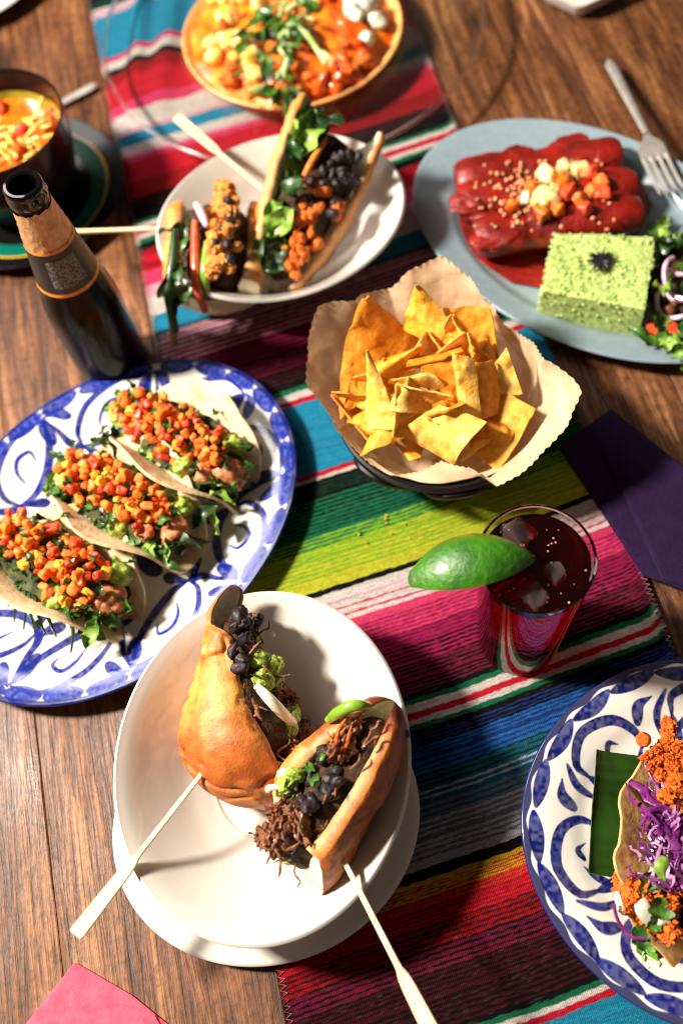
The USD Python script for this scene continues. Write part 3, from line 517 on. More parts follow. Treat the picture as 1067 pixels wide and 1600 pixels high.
# ------------------------------------------------------------------ breads
def crust_colour(base, t, seed, v, dark_tip=1.0, dark_low=0.0):
    k = fbm(v * 60, 4, seed); golden, brown, dark = lin((222, 150, 68)), lin((170, 80, 26)), lin((78, 32, 16))
    q = np.clip(base + 1.1 * (k - 0.5), 0, 1)[:, None]; col = golden * (1 - q) + brown * q
    d = np.clip(dark_tip * (t - 0.86) / 0.12 + 0.6 * (k - 0.5), 0, 1)[:, None]; return col * (1 - d) + dark * d
class Bread:
    def __init__(s, T, P0, P1, O, R, phiA, phiB, th=0.009, seed=1, bend=0.0, base=lambda t, ph: 0.4 + 0 * t, nt=110, nph=96, cap=True, tip=1.0, tA=1.0, tB=1.0, wr=0.0012, vee=0.0, bevel=0.0, bias=0.0, crease=None):
        s.P0, s.P1 = np.asarray(P0), np.asarray(P1); s.L = np.linalg.norm(s.P1 - s.P0); s.A, s.O, s.B = frame(s.P1 - s.P0, O); s.R = R; s.bend = bend
        t = np.linspace(0, 1, nt); u = np.linspace(-1, 1, nph); Tt, Uu = np.meshgrid(t, u, indexing='ij')
        pa, pb = np.array([phiA(x) for x in t])[:, None], np.array([phiB(x) for x in t])[:, None]
        def fl(te): q = np.clip((Tt - te + 0.09) / 0.09, 0, 1); return 0.25 + 0.75 * np.sqrt(np.clip(1 - q * q, 0, 1))
        lim = np.where(Uu < 0, fl(tA) if tA < 1 else 1.0, fl(tB) if tB < 1 else 1.0)
        ph = np.where(Uu < 0, Uu * pa, Uu * pb) * lim
        rx = np.array([R(x)[0] for x in t])[:, None]; ry = np.array([R(x)[1] for x in t])[:, None]
        def pts(off):
            ax, ay = np.maximum(rx - off, 0.0004), np.maximum(ry - off, 0.0004)
            T2 = Tt * (1 - vee * np.clip(np.cos(ph * 0.9) + 0.15, 0, 1)) + bias * (1 - Tt) ** 2 * (1 - np.cos(ph)) / 2
            return s.at(T2, ax * np.sin(ph), -ay * np.cos(ph))
        rxy = np.minimum(rx, ry); thk = np.minimum(th, rxy * 0.45) * np.ones_like(Tt) * (1 + (0.25 * (1 - Tt) ** 8 if cap else 0))
        out = pts(0 * Tt); inn = pts(thk)
        nm = out - s.at(Tt, 0 * Tt, 0 * Tt); nm /= np.linalg.norm(nm, axis=-1, keepdims=True) + 1e-9
        d = 0.008 * (fbm(out * 40, 5, seed) - 0.5) - wr * np.clip(1 - np.abs(fbm(out * [38, 38, 38] + 3, 3, seed + 5) - 0.5) * 14, 0, 1)
        if crease is not None: d = d - 0.0045 * np.exp(-((ph - crease - 0.1 * np.sin(Tt * 30)) / 0.045) ** 2) * np.exp(-((Tt - 0.24) / 0.13) ** 4) - 0.003 * np.exp(-((Tt - 0.11) / 0.008) ** 2) * np.exp(-((ph + 1.5) / 0.3) ** 2)
        out = out + nm * d[..., None] * np.clip(rxy / 0.02, 0.15, 1)[..., None]
        inn = inn + nm * (0.004 * (fbm(inn * 120, 3, seed + 3) - 0.5))[..., None]
        lipL = [out[:, 0] + (inn[:, 0] - out[:, 0]) * k + (out[:, 0] - out[:, 1]) * 0 + s.lipdir(ph[:, 0], t, -1) * (thk[:, :1] * 0.45 * math.sin(math.pi * k)) for k in (0.75, 0.5, 0.22)]
        lipR = [out[:, -1] + (inn[:, -1] - out[:, -1]) * k + s.lipdir(ph[:, -1], t, 1) * (thk[:, :1] * 0.45 * math.sin(math.pi * k)) for k in (0.22, 0.5, 0.75)]
        C_ = np.stack([*lipL, *[out[:, i] for i in range(nph)], *lipR], 1)
        n2 = C_.shape[1]; v = C_.reshape(-1, 3); f = gridf(nt, n2)
        tv = np.repeat(t, n2); phv = np.stack([ph[:, 0]] * 3 + [ph[:, i] for i in range(nph)] + [ph[:, -1]] * 3, 1).ravel()
        col = crust_colour(base(tv, phv), tv, seed, v, tip)
        lipm = np.zeros((nt, n2)); lipm[:, :3] = [0.75, 0.55, 0.25]; lipm[:, -3:] = [0.25, 0.55, 0.75]; lipm = (lipm * np.clip((0.9 - t) / 0.15, 0, 1)[:, None]).ravel()[:, None]
        col = col * (1 - lipm) + lin((232, 196, 136)) * lipm
        m = trimesh.Trimesh(v, f, process=False)
        if (m.vertex_normals.reshape(nt, n2, 3)[nt // 2, n2 // 2] @ -s.O) < 0: f = f[:, ::-1]
        part('crust', (v, f), CRUST, T, col=col)
        full = np.concatenate([C_[:, 2:3], inn, C_[:, -3:-2]], 1); vi = full.reshape(-1, 3); fi = gridf(nt, full.shape[1])
        capv = [];
        if cap:
            o0, i0 = C_[0], np.concatenate([C_[0, :3][::-1] * 0 + inn[0, :1], inn[0], np.repeat(inn[0, -1:], 3, 0)])
            cv = np.vstack([o0, o0 * 0.5 + i0 * 0.5 - s.A * 0.0008, i0]); cf = gridf(3, n2); vi, fi = join((vi, fi), (cv, cf))
        part('crumb', (vi, fi), CRUMB, T)
        s.T = T
    def lipdir(s, ph, t, sg):
        d = sg * (np.cos(ph)[:, None] * s.B + np.sin(ph)[:, None] * s.O); return d / (np.linalg.norm(d, axis=1, keepdims=True) + 1e-9)
    def at(s, t, b, o):
        t, b, o = (np.asarray(x, float)[..., None] for x in (t, b, o))
        return s.P0 + s.A * s.L * t + s.B * b + s.O * (o + s.bend * 4 * t * (1 - t))
    def bed(s, t0, t1, k, ro, seed, m=BED, wide=0.8):
        """mound of filling inside, k = fraction of the radius it fills, ro = how far its top stands above the axis"""
        n, q = 40, 28; t = np.linspace(t0, t1, n); an = np.arange(q) * 2 * np.pi / q
        rows = []
        for x in t:
            r = s.R(x); e = math.sqrt(max(0.0, 1 - abs((x - (t0 + t1) / 2) / ((t1 - t0) / 2)) ** 4)) * 0.9 + 0.1
            rows.append(s.at(x + 0 * an, r[0] * wide * k * e * np.cos(an), ro * e + r[1] * k * 0.75 * e * np.sin(an) - 0.1 * r[1]))
        P = np.array(rows); c = P.mean(1, keepdims=True); d = fbm(P * 110, 4, seed) - 0.5; P = c + (P - c) * (1 + 0.55 * d)[..., None]
        v = np.vstack([P.reshape(-1, 3), P[0].mean(0), P[-1].mean(0)]); f = gridf(n, q, True); a = np.arange(q); b_ = (a + 1) % q
        f = np.vstack([f, np.c_[np.full(q, n * q), b_, a], np.c_[np.full(q, n * q + 1), (n - 1) * q + a, (n - 1) * q + b_]])
        m_ = trimesh.Trimesh(v, f, process=False); trimesh.repair.fix_normals(m_); part('filling', m_, m, s.T)
def bean(c, rng, s=1.0):
    v, f = ICO[2]; s = s * rng.uniform(0.72, 1.02); w = v * (1 + 0.6 * (fbm(v * 1.7 + rng.uniform(0, 90, 3), 2, 1) - 0.5))[:, None] * [0.0058, 0.0040, 0.0038] * s; w[:, 1] += 0.10 * w[:, 0] ** 2 / 0.0058; return w @ rot(rng).T + np.asarray(c), f
def shred(c, d, L, r, rng):
    p = np.asarray(c); d = nrm(d); k = rng.normal(size=3) * 0.35; pts = [p, p + (d + k * 0.3) * L * 0.33, p + (d + k * 0.1 + rng.normal(size=3) * 0.15) * L * 0.66, p + (d - k * 0.2) * L]
    return tube(spline(pts, 9), r * np.array([0.5, 0.85, 1, 0.95, 1.05, 0.9, 1, 0.7, 0.3]), 6)
def ribbon(pts, w, th, rng, twist=1.5, n=14):
    p = spline(pts, n); t = np.gradient(p, axis=0); t /= np.linalg.norm(t, axis=1, keepdims=True); a0 = rng.uniform(0, 3.1); rows = []
    for i in range(n):
        x = np.cross(t[i], [0, 0, 1.0]); x = nrm(x); y = np.cross(x, t[i]); q = a0 + twist * i / n; k = math.cos(q); l = math.sin(q); ww = w * (0.45 + 0.55 * math.sin(math.pi * (0.08 + 0.84 * i / (n - 1)))); X, Y = x * k + y * l, y * k - x * l
        rows.append([p[i] + X * ww, p[i] + Y * th, p[i] - X * ww, p[i] - Y * th])
    return np.array(rows).reshape(-1, 3), gridf(n, 4, True)
def wedge(pts, r): n = 16; t = np.linspace(0, 1, n); return tube(spline(pts, n), r * np.sin(np.pi * (0.12 + 0.76 * t)) ** 0.5, 10)

# --- sandwich standing in the nearest bowl (left)
def interp(*kv):
    x = [k for k, _ in kv]; y = np.array([v for _, v in kv], float)
    return (lambda t: [float(np.interp(t, x, y[:, i])) for i in range(y.shape[1])]) if y.ndim == 2 else (lambda t: float(np.interp(t, x, y)))
def smoothi(*kv):
    from scipy.interpolate import PchipInterpolator
    x = [k for k, _ in kv]; y = np.array([v for _, v in kv], float); p = PchipInterpolator(x, y)
    return (lambda t: [float(z) for z in p(t)]) if y.ndim == 2 else (lambda t: float(p(t)))
rng = np.random.default_rng(21)
P0, P1 = Wp(424, 1262, 0.030), Wp(364, 914, 0.098)
T1 = thing('sandwich', 'golden pointed roll standing upright with beans and avocado, left in the nearest bowl', 'sandwich', [*P0[:2], 0.02])
S1 = Bread(T1, P0, P1, (0.90, -0.05, 0.30), smoothi((0, (0.006, 0.008)), (0.06, (0.026, 0.024)), (0.18, (0.038, 0.040)), (0.32, (0.042, 0.044)), (0.46, (0.037, 0.038)), (0.60, (0.026, 0.027)), (0.76, (0.0195, 0.020)), (0.9, (0.016, 0.0165)), (0.97, (0.010, 0.010)), (1, (0.002, 0.002))),
    smoothi((0, 2.5), (0.3, 2.4), (0.5, 2.25), (0.7, 2.2), (0.9, 1.8), (1, 1.5)), smoothi((0, 1.9), (0.3, 1.75), (0.6, 1.7), (0.86, 1.6), (1, 2.2)), th=0.009, seed=5, bend=-0.017,
    base=lambda t, ph: 0.60 - 0.62 * np.exp(-((t - 0.60) / 0.17) ** 2) + 0.3 * np.exp(-((t - 0.22) / 0.2) ** 2), tip=0.8, cap=False, wr=0.0028, tA=0.84, crease=-0.75)
S1.bed(0.10, 0.84, 0.9, 0.012, 3)
for i in range(34):
    t = rng.uniform(0.60, 0.88); r = S1.R(t)[0]; part('black_bean', bean(S1.at(t, rng.uniform(-0.8, 0.8) * r, 0.006 + r * 0.42 + rng.uniform(-0.003, 0.004)), rng, 1.25), BEAN, T1)
for i in range(34):
    t = rng.uniform(0.16, 0.62); r = S1.R(t)[0]; part('meat_shred', shred(S1.at(t, rng.uniform(-0.8, 0.8) * r, 0.026 + rng.uniform(0, 0.010)), 0.8 * rng.normal() * S1.B + 0.25 * rng.normal() * S1.O + 0.7 * rng.normal() * S1.A, rng.uniform(0.009, 0.018), rng.uniform(0.0006, 0.0013), rng), MEAT, T1)
for (t, b, o, s) in ((0.62, 0.1, 0.022, 0.010), (0.57, -0.35, 0.022, 0.009), (0.54, 0.2, 0.022, 0.008), (0.38, 0.35, 0.026, 0.011), (0.33, 0.1, 0.026, 0.009), (0.66, -0.2, 0.017, 0.008)):
    part('avocado_mash', blob(S1.at(t, b * S1.R(t)[0], o + 0.010), (s, s * 0.8, s * 0.7), rng, 0.4, 2.6, 3), GUAC, T1)
part('onion_strip', wedge([S1.at(0.56, -0.019, 0.030), S1.at(0.50, -0.021, 0.039), S1.at(0.42, -0.012, 0.043), S1.at(0.36, 0.002, 0.043)], 0.0042), ONIONW, T1)
part('onion_strip', wedge([S1.at(0.22, -0.02, 0.030), S1.at(0.18, -0.012, 0.036), S1.at(0.15, 0.0, 0.034)], 0.003), ONIONW, T1)
for i in range(8):
    t = rng.uniform(0.2, 0.8); part('herb_leaf', leaf(S1.at(t, rng.uniform(-0.6, 0.6) * S1.R(t)[0], 0.008 + 0.55 * S1.R(t)[0]), rng.normal(size=3), S1.O + 0.5 * rng.normal(size=3), 0.014, 0.008, rng, 0.4), HERB, T1)
for i in range(10):
    t = rng.uniform(0.14, 0.4); part('black_bean', bean(S1.at(t, rng.uniform(-0.7, 0.8) * S1.R(t)[0], 0.032 + rng.uniform(0, 0.006)), rng), BEAN, T1)

for (t, b, o, s) in ((0.5, 0.3, 0.034, 0.007), (0.44, 0.5, 0.034, 0.008), (0.28, 0.4, 0.036, 0.008), (0.24, 0.0, 0.036, 0.008), (0.6, 0.35, 0.03, 0.006)): part('meat_chunk', blob(S1.at(t, b * S1.R(t)[0], o), (s * 1.3, s, s * 0.8), rng, 0.8, 3.6, 3), MEAT, T1)

for i in range(26):
    t = rng.uniform(0.55, 0.85); r = S1.R(t)[0]; part('meat_shred', shred(S1.at(t, rng.uniform(-0.8, 0.9) * r, 0.010 + r * 0.5), 0.8 * rng.normal() * S1.B + 0.25 * rng.normal() * S1.O + 0.7 * rng.normal() * S1.A, rng.uniform(0.008, 0.015), rng.uniform(0.0006, 0.0013), rng), MEAT, T1)

# --- sandwich lying in the nearest bowl (right)
rng = np.random.default_rng(22)
P0, P1 = Wp(424, 1378, 0.049), Wp(616, 1096, 0.092)
T2 = thing('sandwich', 'browned roll lying open with black beans and meat, cut end towards the bowl front', 'sandwich', [*P0[:2], 0.02])
S2 = Bread(T2, P0, P1, (-0.56, 0.22, 0.78), smoothi((0, (0.035, 0.032)), (0.25, (0.038, 0.034)), (0.55, (0.036, 0.031)), (0.8, (0.027, 0.024)), (0.93, (0.018, 0.017)), (0.985, (0.009, 0.008)), (1, (0.0015, 0.0015))),
    smoothi((0, 2.1), (0.25, 2.45), (0.6, 2.65), (0.8, 2.7), (1, 2.75)), smoothi((0, 1.85), (0.4, 1.85), (0.8, 1.85), (1, 2.0)), th=0.0135, seed=15, bend=0.002,
    base=lambda t, ph: 0.50 + 0.55 * t - 0.35 * (ph < -1.2) * (t < 0.5), tip=0.9, bias=0.42)
S2.bed(0.12, 0.90, 0.88, 0.001, 8)
for i in range(20):
    t = rng.uniform(0.40, 0.66); r = S2.R(t)[0]; part('black_bean', bean(S2.at(t, rng.uniform(-0.3, 0.6) * r, 0.018 + rng.uniform(-0.002, 0.008)), rng, 1.2), BEAN, T2)
for i in range(3): part('black_bean', bean(Wp(618 + 5 * i, 1146 + 8 * (i % 2), 0.086), rng, 1.2), BEAN, T2)
for i in range(46):
    t = rng.uniform(0.16, 0.40) if i < 30 else rng.uniform(0.55, 0.86); r = S2.R(t)[0]
    part('meat_shred', shred(S2.at(t, rng.uniform(-0.35, 0.75) * r, 0.012 + rng.uniform(0, 0.010)), 0.8 * rng.normal() * S2.B + 0.22 * rng.normal() * S2.O + 0.8 * rng.normal() * S2.A, rng.uniform(0.009, 0.018), rng.uniform(0.0006, 0.0013), rng), MEAT, T2)
for i in range(12):
    part('meat_shred', shred(S2.at(0.18, rng.uniform(-0.016, 0.010), rng.uniform(-0.010, 0.016)) - S2.A * rng.uniform(0, 0.006), rng.normal() * S2.B + rng.normal() * S2.O - 0.15 * S2.A, rng.uniform(0.006, 0.012), rng.uniform(0.0006, 0.0012), rng), MEAT, T2)
for (t, b, o, s) in ((0.27, 0.25, 0.024, 0.010), (0.20, 0.1, 0.024, 0.009), (0.33, 0.4, 0.022, 0.009), (0.16, -0.25, 0.020, 0.007), (0.30, -0.2, 0.022, 0.008), (0.70, 0.2, 0.020, 0.008), (0.78, 0.0, 0.018, 0.007)):
    part('meat_chunk', blob(S2.at(t, b * 0.033, o), (s * 1.3, s, s * 0.8), rng, 0.8, 3.6, 3), MEAT, T2)
for (t, b, o, s) in ((0.43, -0.35, 0.025, 0.008), (0.48, -0.3, 0.025, 0.007), (0.39, -0.5, 0.023, 0.006), (0.13, -0.1, 0.000, 0.006), (0.10, -0.35, -0.012, 0.006)):
    part('avocado_mash', blob(S2.at(t, b * 0.033, o), (s, s * 0.8, s * 0.7), rng, 0.4, 2.6, 3), GUAC, T2)
part('pepper_strip', wedge([S2.at(0.93, 0.004, 0.020), S2.at(0.90, 0.002, 0.030), S2.at(0.83, -0.006, 0.030), S2.at(0.76, -0.016, 0.024)], 0.0042), PEPPER, T2)
part('onion_strip', wedge([S2.at(0.40, -0.012, 0.026), S2.at(0.36, -0.018, 0.031), S2.at(0.33, -0.022, 0.027)], 0.0022), ONIONW, T2)
part('onion_strip', wedge([S2.at(0.47, -0.015, 0.026), S2.at(0.44, -0.020, 0.028), S2.at(0.41, -0.023, 0.024)], 0.0026), ONIONW, T2)
for q in range(4): part('onion_strip', wedge([S2.at(0.13 + 0.03 * q, -0.016 + 0.004 * q, -0.006 + 0.006 * q), S2.at(0.15 + 0.03 * q, -0.006, 0.004 + 0.006 * q), S2.at(0.19 + 0.03 * q, 0.004, 0.014 + 0.003 * q)], 0.0024), ONIONW, T2)
for i in range(7):
    t = rng.uniform(0.64, 0.84); part('carrot_shred', shred(S2.at(t, rng.uniform(-0.4, 0.4) * S2.R(t)[0], 0.024), S2.A + 0.6 * rng.normal(size=3), 0.02, 0.0014, rng), CHOR, T2)

for i in range(12):
    t = rng.uniform(0.2, 0.7); part('herb_leaf', leaf(S2.at(t, rng.uniform(-0.8, 0.6) * S2.R(t)[0], 0.024), rng.normal(size=3), S2.O + 0.5 * rng.normal(size=3), 0.012, 0.007, rng, 0.4), (HERB, LETT)[i % 2], T2)
def pick(pts, z, label, w0=0.0017, w1=0.0048, split=0.55):
    """flat bamboo paddle pick: thin shaft, broad handle; pts two pixels with heights"""
    a, b = Wp(*pts[0], z[0]), Wp(*pts[1], z[1]); L = np.linalg.norm(b - a); A, O, B = frame(b - a, (0, 0, 1))
    ts = np.array([0, 0.3, split - 0.03, split, split + 0.035, split + 0.09, 0.985, 1.0]); w = np.array([w0 * 0.8, w0, w0 * 1.05, w0 * 1.2, w1 * 0.72, w1 * 0.86, w1 * 1.05, w1 * 0.92])
    h = np.where(ts < split, w0 * 0.85, 0.0013); c = 0.28
    rows = []
    for t, ww, hh in zip(ts, w, h):
        q = [(-ww, -hh + c * hh), (-ww + c * hh, -hh), (ww - c * hh, -hh), (ww, -hh + c * hh), (ww, hh - c * hh), (ww - c * hh, hh), (-ww + c * hh, hh), (-ww, hh - c * hh)]
        rows.append([a + A * L * t + B * x + O * y for x, y in q])
    v = np.array(rows).reshape(-1, 3); n = len(ts); f = gridf(n, 8, True); f = np.vstack([f, [[0, k + 1, k] for k in range(1, 7)], [[(n - 1) * 8, (n - 1) * 8 + k, (n - 1) * 8 + k + 1] for k in range(1, 7)]])
    m = trimesh.Trimesh(v, f, process=False); trimesh.repair.fix_normals(m); single('wooden_pick', m, STICK, label, 'pick', smooth=30)
pick([(345, 1172), (118, 1462)], (0.066, 0.080), 'flat bamboo pick in the upright roll, its broad end over the bare wood', split=0.60)
pick([(514, 1300), (688, 1640)], (0.071, 0.090), 'flat bamboo pick through the lying roll, reaching the bottom edge over the runner', split=0.66)

# ------------------------------------------------------------------ chip basket, paper and chips
BC = np.array([0.0955, 0.4215]); BLACKM = mat('black_wire', (9, 8, 9), (14, 13, 14), rough=0.45, spec=0.2)
def ring(c, r, z, tr, n=72, s=8, wob=0): th = np.linspace(0, 2 * np.pi, n + 1); return tube(np.stack([c[0] + r * np.cos(th), c[1] + r * np.sin(th), z + wob * np.sin(th * 3)], 1), tr, s)
def basket():
    t = thing('chip_basket', 'black wire basket with arched sides holding paper and tortilla chips', 'basket', (*BC, 0.003))
    part('rim_wire', ring(BC, 0.083, 0.060, 0.0030), BLACKM, t); part('base_ring', ring(BC, 0.054, 0.0075, 0.0034), BLACKM, t); part('base_ring', ring(BC, 0.060, 0.017, 0.0026), BLACKM, t)
    part('base_plate', lathe([(0, 0.0065), (0.05, 0.0065), (0.05, 0.0095), (0, 0.0095)], 64, c=(*BC, 0)), BLACKM, t)
    for k in range(7):
        a0 = math.radians(-92 + k * 360 / 7); w = 0.40; pts = []
        for x in np.linspace(-1, 1, 25):
            h = 1 - abs(x) ** 3.2; r = 0.058 + 0.028 * h; pts.append((BC[0] + r * math.cos(a0 + w * x), BC[1] + r * math.sin(a0 + w * x), 0.012 + 0.042 * h))
        part('arch_wire', tube(pts, 0.0030, 8), BLACKM, t)
basket()
PAPER = mat('kraft_paper', (206, 172, 134), (226, 198, 164), scale=45, rough=0.75, spec=0.2, bump=0.0005, bscale=190, transl=0.28)
def paper():
    ctl = [(480, 600, .088), (484, 560, .095), (499, 478, .108), (555, 468, .098), (607, 450, .088), (642, 425, .105), (690, 403, .118), (757, 468, .104), (786, 512, .088), (806, 522, .086), (850, 560, .098), (903, 610, .100), (880, 668, .092), (850, 700, .084), (815, 735, .076), (775, 757, .068), (735, 728, .066), (690, 716, .064), (640, 738, .060), (600, 738, .060), (560, 706, .066), (520, 655, .076), (498, 628, .082)]
    W3 = np.array([Wp(*c) for c in ctl]); d = W3[:, :2] - BC; an = np.arctan2(d[:, 1], d[:, 0]); r = np.hypot(*d.T); k = np.argsort(an); an, r, z = an[k], r[k], W3[k, 2]
    n = 420; th = np.linspace(-np.pi, np.pi, n, endpoint=False); per = lambda y: np.interp(th, np.r_[an - 2 * np.pi, an, an + 2 * np.pi], np.r_[y, y, y])
    ro, zo = per(r), per(z); saw = 0.0006 * (2 * np.abs((th * n / (2 * np.pi) / 4) % 1 - 0.5) * 2 - 1); saw = saw * 1.0
    S = np.r_[np.linspace(0, 0.3, 8), np.linspace(0.3, 1, 40)[1:]]; rows = []
    for s_ in S:
        kr = np.interp(s_, [0, 0.3, 0.42, 0.68, 1.0], [0, 0.046, 0.053, 0.076, 0]); kz = np.interp(s_, [0, 0.3, 0.42, 0.68], [0.0115, 0.0125, 0.022, 0.060])
        if s_ > 0.68:
            q = (s_ - 0.68) / 0.32; rr = 0.076 + (ro - 0.076) * q + (saw if s_ > 0.999 else 0); zz = 0.060 + (zo - 0.060) * q ** 1.15
        else: rr, zz = kr + 0 * th, kz + 0 * th
        x, y = BC[0] + rr * np.cos(th), BC[1] + rr * np.sin(th); p = np.stack([x * 26, y * 26, zz * 26], -1)
        cr = np.abs(fbm(p, 3, 4) - 0.5) * 2; am = np.clip((s_ - 0.35) / 0.5, 0, 1)
        fold = 0.0016 * np.sin(th * 7 + 4 * np.sin(th * 2)) * am * np.clip(1.3 - s_, 0, 1)
        off = am * (0.007 * (0.35 - cr)) + fold; rows.append(np.stack([x + off * np.cos(th), y + off * np.sin(th), zz + 0.35 * off], -1))
    P = np.array(rows); v = P.reshape(-1, 3); f = gridf(len(S), n, True)
    single('paper_liner', (v, f), PAPER, 'crumpled brown paper sheet lining the black chip basket', 'paper', base=(*BC, 0.011), smooth=25)
paper()
CHIPM = [mat('corn_chip_gold', (208, 126, 24), (230, 154, 36), (244, 186, 74), scale=150, detail=6, lo=0.3, hi=0.64, rough=0.55, bump=0.0008, bscale=330, spec=0.35, sss=0.1, transl=0.10),
         mat('corn_chip_orange', (188, 102, 14), (218, 132, 24), (234, 158, 50), scale=150, detail=6, lo=0.3, hi=0.64, rough=0.55, bump=0.0008, bscale=330, spec=0.35, sss=0.1, transl=0.10),
         mat('corn_chip_pale', (222, 152, 50), (240, 184, 74), (248, 210, 118), scale=150, detail=6, lo=0.3, hi=0.64, rough=0.55, bump=0.0008, bscale=330, spec=0.35, sss=0.1, transl=0.10)]
def chip(corners, label, seed, curl=0.12, m=0, twist=0.0, group=None):
    """a fried tortilla triangle (or four-cornered piece): corners in the basket zoom's own units with heights"""
    rng = np.random.default_rng(seed); q = [Wp(480 + x * 0.403, 400 + y * 0.403, z) for x, y, z in corners]
    if len(q) == 3: q = [q[0], q[0] + (q[1] - q[0]) * 0.04 + (q[2] - q[0]) * 0.0, q[1], q[2]]; q = [q[0], q[1], q[2], q[3]]
    n = 18; u = np.linspace(0, 1, n); U, V = np.meshgrid(u, u, indexing='ij')
    if len(corners) == 3:
        A, B_, C_ = q[0], q[2], q[3]; P = A + U[..., None] * ((B_ - A) * (1 - V)[..., None] + (C_ - A) * V[..., None])
    else: P = (1 - U)[..., None] * ((1 - V)[..., None] * q[0] + V[..., None] * q[1]) + U[..., None] * ((1 - V)[..., None] * q[3] + V[..., None] * q[2])
    c = P.mean((0, 1)); nr_ = nrm(np.cross(P[-1, 0] - P[0, 0], P[-1, -1] - P[0, 0]))
    if nr_ @ (EYE - c) < 0: nr_ = -nr_
    P = c + (P - c) * 1.2; curl *= 2.1
    size = np.linalg.norm(P[-1, 0] - P[-1, -1]) + np.linalg.norm(P[0, 0] - P[-1, 0])
    ph = rng.uniform(0, 6)
    bulge = curl * size * 0.5 * (4 * V * (1 - V) - 0.5) * (0.35 + 0.65 * U) + twist * size * 0.3 * (U - 0.5) * (V - 0.5)
    dd = nrm(rng.normal(size=3) - 0); dd = nrm(dd - nr_ * (dd @ nr_)); pc = (P - c) @ dd; bulge = bulge + np.sign(curl) * rng.uniform(5, 10) * (pc ** 2 - np.mean(pc ** 2)) * 1.0
    bub = 0.0045 * (fbm(P * 60 + ph, 3, seed) - 0.5) + 0.0030 * np.clip(noise(P * 120 + ph) - 0.60, 0, 1) * 3.5
    edge = 0.0016 * (fbm(np.stack([U * 7, V * 7, U * 0 + ph], -1), 2, seed) - 0.5)
    P = P + nr_ * (bulge + bub)[..., None] + (P - c) * (edge / 0.02)[..., None]
    if len(corners) == 3: P[0, :] = P[1, :] * 0.92 + P[0, :] * 0.08
    v, f = sheet(P, None, 0.0011, nr_)
    single('tortilla_chip', (v, f), CHIPM[m], label, 'tortilla chip', group=group or 'tortilla chips in the paper lined basket', smooth=50)
